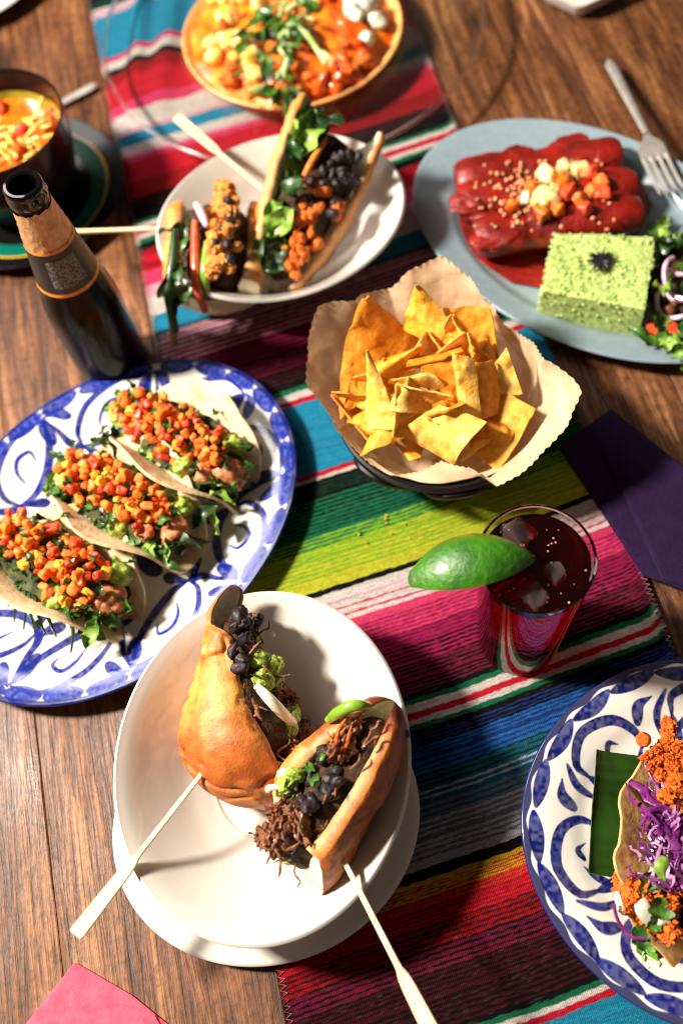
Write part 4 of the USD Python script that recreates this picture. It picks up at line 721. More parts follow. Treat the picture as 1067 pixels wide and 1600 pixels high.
CH = [([(225, 165, .122), (112, 535, .066), (440, 345, .076)], 'large bubbly chip standing tallest at the back left of the basket', 0.03, 1),
 ([(425, 118, .126), (372, 278, .092), (585, 322, .096)], 'blistered chip pointing up at the back centre of the basket', 0.10, 0),
 ([(562, 236, .116), (536, 348, .086), (712, 415, .092)], 'folded chip leaning right below the back centre chip', -0.12, 0),
 ([(552, 215, .100), (705, 215, .104), (742, 405, .080), (660, 380, .074)], 'curved chip at the back right beside the paper', -0.15, 1),
 ([(448, 345, .108), (272, 408, .088), (330, 476, .084)], 'curled chip left of the middle, its edge facing the viewer', 0.32, 0),
 ([(596, 366, .102), (402, 396, .100), (470, 470, .082)], 'cupped chip in the very middle of the heap', -0.35, 1),
 ([(445, 440, .106), (582, 428, .104), (562, 612, .066)], 'orange chip hanging straight down from the middle', 0.22, 1),
 ([(236, 372, .126), (226, 636, .080), (337, 634, .086)], 'narrow pale chip standing upright on the left, brightly lit', 0.05, 2),
 ([(566, 398, .122), (640, 412, .116), (660, 634, .086), (592, 616, .082)], 'pale upright strip of a chip right of the middle', 0.10, 2),
 ([(322, 486, .100), (512, 508, .096), (420, 452, .100)], 'thin edge-on chip lying across the centre', 0.25, 2),
 ([(352, 506, .104), (528, 532, .094), (336, 704, .072)], 'broad folded chip left of the front one, pale side up', -0.20, 2),
 ([(306, 520, .094), (220, 756, .064), (352, 692, .080)], 'orange folded chip at the front left corner', 0.12, 0),
 ([(382, 684, .070), (505, 596, .098), (662, 652, .094), (548, 802, .066)], 'big speckled chip lying flat at the front of the basket', 0.16, 2),
 ([(640, 402, .108), (705, 425, .102), (740, 598, .078), (640, 545, .080)], 'rolled chip on the right of the upright strip', 0.45, 1),
 ([(722, 440, .092), (772, 374, .100), (824, 522, .082), (760, 530, .080)], 'small pale chip against the right side of the paper', 0.05, 2),
 ([(770, 522, .080), (836, 592, .078), (688, 788, .062), (735, 650, .054)], 'hollow curved chip like a horn at the front right', -0.40, 0),
 ([(645, 556, .082), (705, 560, .078), (724, 738, .062), (670, 720, .060)], 'small orange chip wedged upright beside the horn shaped one', 0.10, 1),
 ([(98, 536, .082), (222, 548, .078), (226, 692, .062)], 'curled chip touching the paper at the far left', -0.30, 1),
 ([(138, 596, .066), (190, 600, .062), (228, 706, .056)], 'chip almost hidden low down at the far left', 0.1, 0),
 ([(345, 726, .060), (432, 775, .062), (385, 792, .056)], 'broken chip tip peeping out at the front left bottom', 0.2, 0),
 ([(598, 794, .060), (686, 716, .072), (645, 748, .062)], 'thin chip edge sticking out at the front right bottom', 0.1, 2),
 ([(300, 400, .092), (190, 560, .070), (330, 600, .070)], 'chip tilted behind the narrow upright chip', 0.25, 0),
 ([(470, 300, .100), (400, 420, .080), (600, 450, .082)], 'curled chip below the blistered back chip', -0.3, 0),
 ([(690, 330, .098), (600, 420, .080), (770, 470, .074)], 'bent chip between the back right chips', 0.28, 1),
 ([(330, 620, .074), (470, 560, .082), (470, 730, .058)], 'golden chip below the broad folded chip', -0.25, 0),
 ([(540, 560, .080), (660, 600, .078), (610, 740, .056)], 'chip behind the big speckled front chip', 0.3, 0),
 ([(180, 480, .078), (270, 460, .080), (250, 640, .060)], 'chip beneath the tall back left chip', -0.2, 0),
 ([(690, 470, .080), (790, 560, .070), (700, 660, .058)], 'rounded chip inside the right edge of the heap', 0.3, 2),
 ([(400, 470, .104), (300, 560, .086), (440, 600, .090)], 'curled chip lying over the middle left of the heap', 0.35, 2),
 ([(620, 300, .112), (520, 380, .096), (660, 420, .100)], 'chip bridging the back centre and the right side', -0.3, 0),
 ([(690, 640, .076), (800, 640, .070), (720, 760, .060)], 'chip leaning on the right front paper', 0.3, 1),
 ([(470, 620, .090), (590, 560, .098), (600, 660, .080)], 'small curled chip above the big speckled front chip', -0.4, 1),
 ([(160, 640, .074), (240, 600, .080), (280, 730, .062)], 'chip leaning on the left front paper', 0.3, 0),
 ([(250, 560, .058), (520, 560, .060), (420, 770, .044)], 'chip buried under the front chips', 0.1, 1),
 ([(520, 480, .062), (740, 520, .058), (640, 740, .046)], 'chip buried under the right hand chips', 0.1, 1),
 ([(190, 430, .058), (430, 380, .066), (330, 620, .056)], 'chip lying deep in the left of the basket', 0.1, 1),
 ([(430, 290, .068), (690, 330, .066), (560, 520, .060)], 'chip lying deep in the back of the basket', 0.1, 1)]
for i, (c, l, k, m) in enumerate(CH): chip(c, l, 100 + i, k, m)

# ------------------------------------------------------------------ drink
GC = np.array([0.1158, 0.2303])
def clear(n, l, surf): return n, l, surf
def glassmat(name, color=(1, 1, 1), rough=0.0, ior=1.45, absorb=None):
    n = {'p': ('principled_bsdf', {'base_color': color, 'transmission_weight': 1.0, 'roughness': rough, 'ior': ior})}
    if absorb: n['v'] = ('absorption_volume', {'color': absorb[0], 'density': absorb[1]})
    MATS[name] = usdkit.material(stage, '/World/Looks/' + name, n, [], surface='p.BSDF', volume='v.volume' if absorb else None); return MATS[name]
MATS['dish_glass'] = usdkit.material(stage, '/World/Looks/dish_glass', {'lw': ('layer_weight', {'blend': 0.5}), 'pw': ('math', {'math_type': 'power', 'value2': 4.0}), 'f': ('math', {'math_type': 'multiply_add', 'value2': 0.7, 'value3': 0.035}), 't': ('transparent_bsdf', {'color': (0.97, 0.98, 0.97)}), 'g': ('glossy_bsdf', {'color': (1, 1, 1), 'roughness': 0.03}), 'x': ('mix_closure', {})}, [('lw.facing', 'pw.value1'), ('pw.value', 'f.value1'), ('f.value', 'x.fac'), ('t.BSDF', 'x.closure1'), ('g.BSDF', 'x.closure2')], surface='x.closure')
GLASS = glassmat('clear_glass', (0.99, 1.0, 0.99)); REDL = usdkit.material(stage, '/World/Looks/red_drink_liquid', {'p': ('principled_bsdf', {'base_color': (0.50, 0.018, 0.014), 'transmission_weight': 0.992, 'roughness': 0.0, 'ior': 1.34}), 'v': ('absorption_volume', {'color': (0.90, 0.13, 0.09), 'density': 44.0})}, [], surface='p.BSDF', volume='v.volume'); ICE = usdkit.material(stage, '/World/Looks/ice', {'p': ('principled_bsdf', {'base_color': (0.86, 0.66, 0.64), 'transmission_weight': 0.96, 'roughness': 0.07, 'ior': 1.22, 'coat_weight': 0.6})}, [], surface='p.BSDF')
GH = 0.157
t = thing('drinking_glass', 'tapered clear tumbler of red drink standing on the striped runner', 'glass', (*GC, 0.0045))
gp = [(0, 0.0015), (0.026, 0.0012), (0.0295, 0.0005), (0.0312, 0.0025), (0.0318, 0.010), (0.0376, GH - 0.002), (0.0378, GH - 0.0006), (0.0373, GH), (0.0364, GH - 0.0004), (0.0360, GH - 0.002), (0.0305, 0.016), (0.0285, 0.012), (0.022, 0.0102), (0, 0.0098)]
part('tumbler', lathe(gp, 128, c=(*GC, 0.0045), closed=False), GLASS, t, smooth=35)
LZ = 0.1465
lp = [(0, 0.0096), (0.022, 0.0100), (0.0286, 0.0118), (0.0306, 0.0158), (0.0306 + 0.0055 * (LZ - 0.016) / (GH - 0.018), LZ), (0.0350, LZ - 0.0004), (0.033, LZ - 0.0008), (0, LZ - 0.0008)]
single('red_drink', lathe(lp, 96, c=(*GC, 0.0045), closed=False), REDL, 'deep red drink filling the tumbler almost to the rim', 'drink', base=(*GC, 0.014), smooth=50)
rng = np.random.default_rng(40)
for (px, py, s, z, lab) in ((812, 832, 0.017, 0.0, 'largest ice cube, floating at the back of the red drink'), (868, 893, 0.011, 0.002, 'small ice cube near the right side of the red drink'), (836, 932, 0.014, 0.0, 'ice cube floating at the front of the red drink')):
    p = Wp(px, py, 0.0045 + LZ); v, f = dice(p - [0, 0, s * 0.16], (s, s * 1.1, s * 0.8), rng, rot(rng) if s < 0.0 else trimesh.transformations.rotation_matrix(rng.uniform(0, 3), [0.2, 0.3, 1])[:3, :3])
    v = v + (v - v.mean(0)) * (0.35 * (fbm(v * 160, 3, 7) - 0.5))[:, None]; single('ice_cube', (v, f), ICE, lab, 'ice cube', group='ice cubes in the red drink')
# froth bubbles clinging at the surface
bt = []
for i in range(34):
    r = 0.033 * math.sqrt(rng.random()); a = rng.uniform(0, 6.28); bt.append((ICO[1][0] * rng.uniform(0.0003, 0.0007) + [GC[0] + r * math.cos(a), GC[1] + r * math.sin(a), 0.0045 + LZ - 0.0006], ICO[1][1]))
single('drink_bubbles', join(*bt), mat('pink_froth', (196, 128, 122), (226, 170, 160), rough=0.3), 'tiny pale bubbles scattered over the surface of the red drink', 'bubbles', kind='stuff')
def lime():
    a, b = Wp(637, 910, 0.158), Wp(836, 872, 0.166); t_ = thing('lime_wedge', 'glossy green lime wedge hooked over the rim of the tumbler', 'lime wedge', (a + b) / 2)
    A = nrm(b - a); L = np.linalg.norm(b - a); view = EYE - (a + b) / 2; n_ = nrm(view + 0.35 * np.linalg.norm(view) * np.array([-0.5, 0.5, 0])); n_ = nrm(n_ - A * (n_ @ A)); m_ = np.cross(A, n_)
    nt, nf = 70, 44; T = np.linspace(0, 1, nt); F = np.radians(np.linspace(-112, 34, nf))
    r = 0.0245 * (np.sin(np.pi * np.clip(T, 0.0, 1)) ** 0.62) * (1 - 0.08 * (T - 0.5)); r[0] = r[-1] = 0.0008
    r = r + 0.0022 * np.exp(-((T - 0.02) / 0.03) ** 2)
    ax = lambda k: a + A * L * np.asarray(k)[..., None] - n_ * 0.004
    P = ax(T)[:, None] + r[:, None, None] * (np.cos(F)[None, :, None] * n_ * 0.92 + np.sin(F)[None, :, None] * m_ * 0.98)
    P = P + n_ * (0.0007 * (fbm(P * 220, 3, 2) - 0.5))[..., None]
    v, f = P.reshape(-1, 3), gridf(nt, nf); mm = trimesh.Trimesh(v, f, process=False)
    if mm.vertex_normals[len(v) // 2] @ n_ < 0: f = f[:, ::-1]
    RIND = mat('lime_rind', (24, 74, 4), (60, 122, 12), scale=55, rough=0.36, spec=0.5, coat=0.5, coat_rough=0.28, bump=0.0011, bscale=330, lo=0.3, hi=0.75)
    part('rind', (v, f), RIND, t_, smooth=True)
    for k, lab in ((0, None), (nf - 1, None)):
        S = np.linspace(0, 1, 12); Q = P[:, k][:, None] * (1 - S)[None, :, None] + ax(T)[:, None] * S[None, :, None]; Q = Q + 0.0006 * np.sin(T * 40)[:, None, None] * n_ * (S * (1 - S) * 4)[None, :, None]
        part('flesh', (Q.reshape(-1, 3), gridf(nt, 12)), mat('lime_flesh', (150, 176, 70), (206, 216, 140), scale=160, rough=0.25, coat=0.5, sss=0.3, bump=0.0005, bscale=300), t_)
lime()

# ------------------------------------------------------------------ beer bottle
BT = np.array([-0.1795, 0.5607])
def bottle():
    t = thing('beer_bottle', 'dark open beer bottle with foil neck and grey lettered neck label', 'bottle', (*BT, 0.0))
    k = spline([(0.0315, 0.004), (0.032, 0.06), (0.032, 0.088), (0.0305, 0.108), (0.0252, 0.134), (0.0222, 0.156), (0.0190, 0.178), (0.0152, 0.204), (0.0140, 0.217)], 44)
    out = [(0, 0.002), (0.026, 0.0005), (0.030, 0.001)] + [tuple(x) for x in k] + [(0.0148, 0.2175), (0.0151, 0.2225), (0.0138, 0.2255), (0.0141, 0.2285), (0.0133, 0.2305), (0.0113, 0.2308), (0.0103, 0.229), (0.0099, 0.216)]
    inn = [(x[0] - 0.0028, x[1]) for x in k[::-1][3:]] + [(0.022, 0.006), (0, 0.007)]
    BG = mat('brown_bottle_glass', (9, 4, 2), (13, 6, 3), rough=0.24, spec=0.14)
    part('glass_body', lathe(out + inn, 96, c=(*BT, 0), closed=False), BG, t, smooth=40)
    part('lip', lathe([(0.0146, 0.2168), (0.0156, 0.2180), (0.0157, 0.2222), (0.0146, 0.2250), (0.0149, 0.2275), (0.0147, 0.2298), (0.0136, 0.2314), (0.0116, 0.2316), (0.0102, 0.2300), (0.0101, 0.2200), (0.0128, 0.2180)], 96, c=(*BT, 0)), mat('glossy_black_lip', (6, 5, 5), (8, 7, 7), rough=0.07, spec=0.5), t)
    R_ = lambda z: float(np.interp(z, k[:, 1], k[:, 0]))
    def wrap(z0, z1, off, jag0=0.0, jag1=0.0, n=160, m=14, cr=0.0, seed=1):
        th = np.arange(n) * 2 * np.pi / n; j0 = jag0 * (fbm(np.stack([np.cos(th) * 4, np.sin(th) * 4, th * 0 + seed], -1), 3, seed) - 0.5); j1 = jag1 * (fbm(np.stack([np.cos(th) * 5, np.sin(th) * 5, th * 0 + seed + 9], -1), 4, seed) - 0.5)
        rows = []
        for s_ in np.linspace(0, 1, m):
            z = (z0 + j0) * (1 - s_) + (z1 + j1) * s_; r = np.interp(z, k[:, 1], k[:, 0]) + off + cr * (fbm(np.stack([np.cos(th) * 5, np.sin(th) * 5, z * 260], -1), 3, seed) - 0.5)
            rows.append(np.stack([BT[0] + r * np.cos(th), BT[1] + r * np.sin(th), z], -1))
        return np.array(rows).reshape(-1, 3), gridf(m, n, True)
    FOIL = mat('champagne_foil', (176, 128, 86), (206, 160, 116), scale=120, rough=0.38, metallic=0.35, bump=0.0012, bscale=150)
    part('neck_foil', wrap(0.1775, 0.2125, 0.0007, 0.002, 0.005, cr=0.0016), FOIL, t, label='crinkled copper coloured foil with a torn upper edge')
    part('neck_label', wrap(0.1365, 0.1770, 0.0005), mat('black_label', (20, 17, 15), (30, 26, 24), rough=0.45), t)
    OR = mat('orange_band', (206, 112, 18), (236, 150, 40), rough=0.4)
    part('label_border', wrap(0.1335, 0.1368, 0.0008), OR, t); part('label_border', wrap(0.1762, 0.1792, 0.0010), OR, t)
    # the grey panel of small worn lettering, facing the viewer
    a0 = math.atan2(-BT[1], -BT[0]); LETTER = mat('worn_lettering', (52, 48, 46), (128, 122, 118), scale=520, rough=0.6, detail=4, lo=0.42, hi=0.6)
    th = np.linspace(a0 - 0.62, a0 + 0.55, 30); rows = []
    for z in np.linspace(0.1425, 0.1700, 10): r = R_(z) + 0.0008; rows.append(np.stack([BT[0] + r * np.cos(th), BT[1] + r * np.sin(th), 0 * th + z], -1))
    part('lettering_panel', (np.array(rows).reshape(-1, 3), gridf(10, 30)), LETTER, t)
bottle()

# ------------------------------------------------------------------ soup cup
CC = np.array([-0.2515, 0.785]); BLK = mat('black_glaze', (12, 11, 12), (16, 15, 16), rough=0.22, spec=0.35)
def soup():
    n = 120; pr = np.array([(0, 0.0055), (0.050, 0.0055), (0.060, 0.007), (0.0665, 0.0085), (0.0666, 0.0085), (0.083, 0.011), (0.0831, 0.011), (0.0855, 0.0118), (0.0856, 0.0118), (0.1005, 0.016), (0.102, 0.0155), (0.1015, 0.014), (0.07, 0.004), (0.06, 0.0), (0, 0.001)])
    v, f = lathe(pr, n, c=(*CC, 0.0012), closed=False); r = np.hypot(v[:, 0] - CC[0], v[:, 1] - CC[1])
    col = np.tile(lin((14, 13, 14)), (len(v), 1)); top = v[:, 2] > 0.0095 + 0.0012 - 0.002
    col[(r > 0.06655) & (r < 0.08305) & top] = lin((6, 84, 70)); col[(r > 0.08305) & (r < 0.08555) & top] = lin((196, 150, 30))
    single('green_ringed_saucer', (v, f), mat('painted_dark_glaze', (255, 255, 255), vc=1, rough=0.16, spec=0.2), 'black saucer with a green and yellow painted ring under the soup cup', 'saucer', base=(*CC, 0.0012), col=col)
    t = thing('soup_cup', 'black glazed soup cup behind the beer bottle at the left edge', 'cup', (*CC, 0.0075))
    part('cup_body', lathe([(0, 0.0), (0.040, 0.0), (0.043, 0.003), (0.058, 0.022), (0.066, 0.055), (0.0695, 0.094), (0.0690, 0.0965), (0.0672, 0.0965), (0.0655, 0.093), (0.062, 0.055), (0.054, 0.024), (0.040, 0.008), (0, 0.006)], 120, c=(*CC, 0.0075), closed=False), BLK, t, smooth=50)
    part('inner_glaze', lathe([(0.0622, 0.060), (0.0643, 0.0745), (0.0638, 0.0745), (0.0616, 0.060)], 120, c=(*CC, 0.0075)), mat('olive_glaze', (128, 128, 30), (150, 146, 44), rough=0.2, coat=0.3), t, label='olive green glaze just above the soup line')
    rng = np.random.default_rng(60); z = 0.0075 + 0.0665
    s = thing('soup', 'orange soup topped with shredded cheese and tomato in the black cup', 'soup', (*CC, 0.05))
    P = lathe([(0, 0.0660), (0.03, 0.0660), (0.0628, 0.0660), (0.0620, 0.060), (0, 0.055)], 96, c=(*CC, 0.0075), closed=False); part('broth', P, mat('orange_broth', (176, 74, 10), (214, 110, 24), scale=60, rough=0.12, coat=0.5), s)
    for i in range(40):
        a, q = rng.uniform(0, 6.28), 0.032 * math.sqrt(rng.random()); p = np.array([CC[0] + 0.012 + q * math.cos(a), CC[1] - 0.002 + q * math.sin(a), z + rng.uniform(0.001, 0.010)])
        part('cheese_shred', shred(p, [*rng.normal(size=2), 0.15 * rng.normal()], rng.uniform(0.014, 0.028), 0.0019, rng), mat('yellow_cheese', (238, 176, 60), (248, 210, 120), scale=80, rough=0.4, sss=0.2), s)
    for i in range(12):
        a, q = rng.uniform(0, 6.28), rng.uniform(0.02, 0.05); p = np.array([CC[0] + q * math.cos(a), CC[1] + q * math.sin(a), z + 0.001])
        part(('tomato_piece', 'chicken_piece')[i % 2], blob(p, (0.011, 0.008, 0.006), rng, 0.35, 1.8, 2), (TOMATO, CHOR)[i % 2], s)
soup()
def handle(a, b, w0, w1, th, label):
    A = b - a; L = np.linalg.norm(A); A, O, B = frame(A, (0, 0, 1)); ts = np.linspace(0, 1, 16); rows = []
    for x in ts:
        w = (w0 + (w1 - w0) * x) * (1 if x < 0.93 else math.sqrt(max(0.03, 1 - ((x - 0.93) / 0.07) ** 2)))
        rows.append([a + A * L * x + B * (w * math.cos(q)) + O * (th * math.sin(q)) for q in np.arange(10) * 2 * np.pi / 10])
    v = np.array(rows).reshape(-1, 3); f = gridf(16, 10, True); return v, f
STEEL = mat('brushed_steel', (176, 170, 164), (196, 190, 184), scale=90, rough=0.38, metallic=0.55)
def spoon():
    a, b = Wp(60, 178, 0.006), Wp(150, 131, 0.006); t = thing('spoon', 'grey metal spoon handle showing behind the black soup cup', 'spoon', (*a[:2], 0.0))
    part('handle', handle(a, b, 0.0035, 0.0052, 0.0016, ''), STEEL, t); part('bowl', blob(a - nrm(b - a) * 0.02, (0.024, 0.016, 0.004), np.random.default_rng(1), 0.0, 1, 3, np.c_[nrm(b - a), np.cross([0, 0, 1], nrm(b - a)), [0, 0, 1]]), STEEL, t)
spoon()

# ------------------------------------------------------------------ clear glass dish with food (far end)
DC = np.array([0.0475, 0.930])
gd = thing('glass_dish', 'clear glass dish with a very wide brim at the far end of the runner', 'dish', (*DC, 0.006))
part('brim', lathe([(0, 0.002), (0.085, 0.002), (0.100, 0.004), (0.118, 0.019), (0.126, 0.0225), (0.160, 0.0245), (0.196, 0.0285), (0.200, 0.0295), (0.200, 0.0275), (0.198, 0.0262), (0.160, 0.0216), (0.126, 0.0195), (0.119, 0.0160), (0.102, 0.0015), (0.085, 0.0), (0, 0.0)], 160, c=(*DC, 0.0060), closed=True), MATS['dish_glass'], gd)
part('rim', ring(DC, 0.2017, 0.0349, 0.0021, 140, 10), glassmat('rim_glass', (0.96, 0.98, 0.97), 0.12), gd)
def far_food():
    rng = np.random.default_rng(70); F = np.array([0.0465, 0.918])
    t = thing('melted_cheese_platter', 'round orange platter of melted cheese and chopped green onion in the glass dish', 'food', (*F, 0.0085))
    part('tostada_rim', lathe([(0.100, 0.012), (0.113, 0.028), (0.1165, 0.0315), (0.1150, 0.0325), (0.110, 0.029), (0.097, 0.014)], 120, c=(*F, 0.004)), mat('toasted_rim', (206, 140, 66), (230, 176, 104), rough=0.5, sss=0.1, bump=0.0006, bscale=200), t)
    n, m = 40, 96; r = np.linspace(0, 1, n); th = np.arange(m) * 2 * np.pi / m; R_, T = np.meshgrid(r, th, indexing='ij'); x, y = 0.110 * R_ * np.cos(T), 0.110 * R_ * np.sin(T)
    z = 0.030 + 0.020 * (1 - R_ ** 2) + 0.018 * (fbm(np.stack([x * 38, y * 38, x * 0], -1), 4, 6) - 0.5)
    part('orange_sauce', (np.stack([F[0] + x, F[1] + y, z], -1).reshape(-1, 3), gridf(n, m, True)[:, ::-1]), mat('orange_melt', (196, 72, 8), (238, 142, 30), scale=38, rough=0.3, coat=0.5, bump=0.002, bscale=140), t)
    ht = lambda x, y: 0.032 + 0.020 * (1 - (x * x + y * y) / 0.0121)
    def pt(px, py, dz=0.004):
        q = Wp(px, py, 0.048); e = q[:2] - F; k = np.linalg.norm(e); q[:2] = F + e * min(1, 0.098 / k)
        return np.array([q[0], q[1], ht(q[0] - F[0], q[1] - F[1]) + dz])
    YEL = mat('pale_melted_cheese', (240, 172, 54), (250, 214, 130), scale=60, rough=0.3, coat=0.4, sss=0.2, bump=0.001, bscale=150)
    for i in range(26): part('melted_cheese', blob(pt(rng.uniform(325, 410), rng.uniform(-60, 110)), rng.uniform(0.006, 0.013, 3), rng, 0.4, 2, 2), YEL, t)
    for i in range(34): part('orange_piece', blob(pt(rng.uniform(310, 600), rng.uniform(40, 165)), rng.uniform(0.005, 0.010, 3), rng, 0.4, 2, 2), CHOR, t)
    for i in range(16): part('red_piece', blob(pt(rng.uniform(490, 600), rng.uniform(-20, 150)), (rng.uniform(0.012, 0.02), 0.009, 0.006), rng, 0.3, 2, 2), mat('red_orange_sauce', (196, 58, 8), (232, 96, 20), scale=60, rough=0.22, coat=0.7), t)
    for i in range(9): part('cream_dollop', blob(pt(rng.uniform(545, 590), rng.uniform(-5, 60), 0.008), rng.uniform(0.006, 0.012, 3), rng, 0.3, 2, 2), ONIONW, t)
    for i in range(70):
        k = rng.random(); p = pt(rng.normal(435 - 20 * (k - 0.5), 24), -30 + 190 * k, 0.010); d = [rng.normal() * 0.5, -0.6 + rng.normal() * 0.6, rng.normal() * 0.35]
        if i % 3: part('green_onion', shred(p, d, rng.uniform(0.02, 0.036), rng.uniform(0.0016, 0.0028), rng), (LETT, HERB, mat('spring_onion', (140, 172, 92), (190, 206, 150), scale=60, rough=0.35, coat=0.3))[i % 3 if i % 6 else 0], t)
        else: part('herb_leaf', leaf(p, d, (0.3 * rng.normal(), 0.3 * rng.normal(), 1), 0.026, 0.013, rng), (HERB, DHERB)[i % 2], t)
    for (x, y, dx, dy) in ((470, 60, 40, 45), (500, 95, 22, 6), (440, 80, 30, -30), (455, 95, -15, 50)):
        a, b = pt(x, y, 0.016), pt(x + dx, y + dy, 0.014); part('green_onion', tube(spline([a, (a + b) / 2 + [0, 0, 0.002], b], 8), 0.0028, 8), mat('spring_onion', (140, 172, 92)), t)
far_food()

# ------------------------------------------------------------------ grey plate food
SAUCE = mat('red_chile_sauce', (92, 9, 3), (138, 20, 6), scale=60, rough=0.4, spec=0.45, coat=0.16, coat_rough=0.14, bump=0.0012, bscale=240)
def grey_food():
    rng = np.random.default_rng(80)
    c = Wp(850, 335, 0.010); q = [Wp(x, y, 0.010) for x, y in ((700, 300), (730, 240), (800, 222), (900, 225), (985, 250), (1020, 320), (990, 370), (900, 400), (860, 450), (800, 440), (740, 400), (708, 350))]
    from shapely.geometry import Polygon
    poly = Polygon([p[:2] for p in q]).buffer(0.012).buffer(-0.012)
    m = trimesh.creation.extrude_polygon(poly, 0.0022, engine='earcut'); m.apply_translation([0, 0, 0.0078]); single('chile_sauce', m, SAUCE, 'pool of dark red chile sauce spread under the enchiladas', 'sauce', base=(*c[:2], 0.0078), smooth=30)
    rows = [((712, 282), (968, 243), 0.030, 'rearmost red enchilada on the grey blue plate'), ((716, 318), (992, 292), 0.031, 'middle red enchilada carrying the diced fruit topping'), ((742, 372), (1000, 330), 0.030, 'front red enchilada, right behind the green rice block')]
    things = []
    for k, (pa, pb, z, lab) in enumerate(rows):
        a, b = Wp(*pa, z), Wp(*pb, z); A, O, B = frame(b - a, (0, 0, 1)); L = np.linalg.norm(b - a); t = thing('enchilada', lab, 'enchilada', [*((a + b) / 2)[:2], 0.010], 'red enchiladas side by side'); things.append((t, a, b, A, O, B, L))
        n, s = 60, 40; T = np.linspace(0, 1, n); an = np.arange(s) * 2 * np.pi / s; rr = 0.0190 * (1 - 0.25 * np.abs(2 * T - 1) ** 14) * (1 + 0.05 * np.sin(T * 9 + k)); P = []
        for x, r in zip(T, rr): P.append(a + A * L * x + B * (1.12 * r * np.cos(an))[:, None] + O * (0.86 * r * np.sin(an))[:, None])
        P = np.array(P); ctr = P.mean(1, keepdims=True); P = ctr + (P - ctr) * (1 + 0.22 * (fbm(P * 50, 3, 20 + k) - 0.5))[..., None]; P[..., 2] = np.maximum(P[..., 2], 0.0098)
        v = np.vstack([P.reshape(-1, 3), P[0].mean(0), P[-1].mean(0)]); f = gridf(n, s, True); j = np.arange(s); j2 = (j + 1) % s; f = np.vstack([f, np.c_[np.full(s, n * s), j2, j], np.c_[np.full(s, n * s + 1), (n - 1) * s + j, (n - 1) * s + j2]])
        mm = trimesh.Trimesh(v, f, process=False); trimesh.repair.fix_normals(mm); part('rolled_tortilla', mm, SAUCE, t)
    for t, a, b, A, O, B, L in things:
        for i in range(6): part('sauce_patch', blob(a + A * L * rng.uniform(0.05, 0.95) + B * rng.uniform(-0.018, 0.018) + O * rng.uniform(0.004, 0.011), (rng.uniform(0.014, 0.026), rng.uniform(0.010, 0.015), 0.0055), rng, 0.5, 1.8, 3, np.c_[A, B, O]), SAUCE, t)
    t, a, b, A, O, B, L = things[1]
    top = lambda x, w, dz: a + A * L * x + B * w + O * dz
    kinds = [('potato_piece', mat('pale_fruit', (226, 186, 104), (242, 212, 146), scale=80, rough=0.4, coat=0.3, sss=0.2)), ('red_piece', TOMATO), ('orange_piece', CARROT), ('amber_piece', mat('amber_fruit', (168, 78, 14), (206, 112, 26), rough=0.3, coat=0.5)), ('onion_piece', ONIONW)]
    for (px, py, s, k) in ((855, 272, .012, 0), (905, 265, .013, 0), (882, 258, .010, 0), (880, 283, .012, 3), (832, 292, .011, 3), (850, 312, .016, 0), (888, 300, .012, 1), (925, 268, .010, 1), (940, 300, .010, 1), (822, 308, .008, 4), (870, 325, .010, 2), (905, 312, .010, 3), (845, 330, .011, 3), (925, 295, .008, 2), (915, 325, .009, 1), (800, 320, .008, 2), (940, 282, .009, 2), (866, 296, .010, 0)):
        p = Wp(px, py, 0.052); part(kinds[k][0], dice(p, (s * 1.3, s * 1.15, s), rng), kinds[k][1], t)
    NUT = mat('chopped_nuts', (176, 106, 62), (222, 166, 120), scale=200, rough=0.55); ms = []
    for i in range(150):
        g = rng.random() < 0.7; px, py = (rng.normal(812, 22), rng.normal(300, 22)) if g else (rng.uniform(740, 960), rng.uniform(250, 360)); p = Wp(px, py, 0.0475)
        ms.append(blob(p, rng.uniform(0.0010, 0.0024, 3), rng, 0.3, 2, 1))
    part('nut_crumbs', join(*ms), NUT, t, kind='stuff')
    # green rice block
    tp = [Wp(866, 362, 0.046), Wp(1026, 368, 0.046), Wp(1008, 484, 0.046), Wp(846, 454, 0.046)]; cc = np.mean(tp, 0)
    r = thing('rice_block', 'square block of pale green rice with a black star shaped garnish', 'rice', [*cc[:2], 0.008])
    n = 26; u = np.linspace(0, 1, n); U, V = np.meshgrid(u, u, indexing='ij'); bil = lambda U, V: (1 - U)[..., None] * ((1 - V)[..., None] * tp[0] + V[..., None] * tp[1]) + U[..., None] * ((1 - V)[..., None] * tp[3] + V[..., None] * tp[2])
    RICE = mat('green_rice', (122, 152, 64), (184, 202, 118), scale=210, rough=0.55, bump=0.0012, bscale=420, sss=0.15, lo=0.3, hi=0.6)
    e0 = np.concatenate([[(i, 0) for i in u], [(1, j) for j in u[1:]], [(i, 1) for i in u[::-1][1:]], [(0, j) for j in u[::-1][1:-1]]]).astype(float)
    ring_t = bil(e0[:, 0], e0[:, 1]); lay = []
    for z in np.linspace(0.0085, 0.044, 14): q = ring_t.copy(); q[:, 2] = z; q[:, :2] = cc[:2] + (q[:, :2] - cc[:2]) * (1.02 - 0.0006 / (0.0465 - z + 0.012)); lay.append(q)
    for k in (0.985, 0.9, 0.7, 0.45, 0.2, 0.0): q = ring_t.copy(); q[:, 2] = 0.0455 if k < 0.98 else 0.0452; q[:, :2] = cc[:2] + (q[:, :2] - cc[:2]) * k; lay.append(q)
    P = np.array(lay); P = P + (0.0022 * (fbm(P * 190, 3, 4) - 0.5) + 0.006 * (fbm(P * 45, 2, 14) - 0.5))[..., None] * nrm([0.1, -0.4, 1]); part('rice_body', (P.reshape(-1, 3), gridf(len(lay), len(e0), True)), RICE, r)
    gs = []; gv = ICO[1][0] * [0.0021, 0.0009, 0.0009]
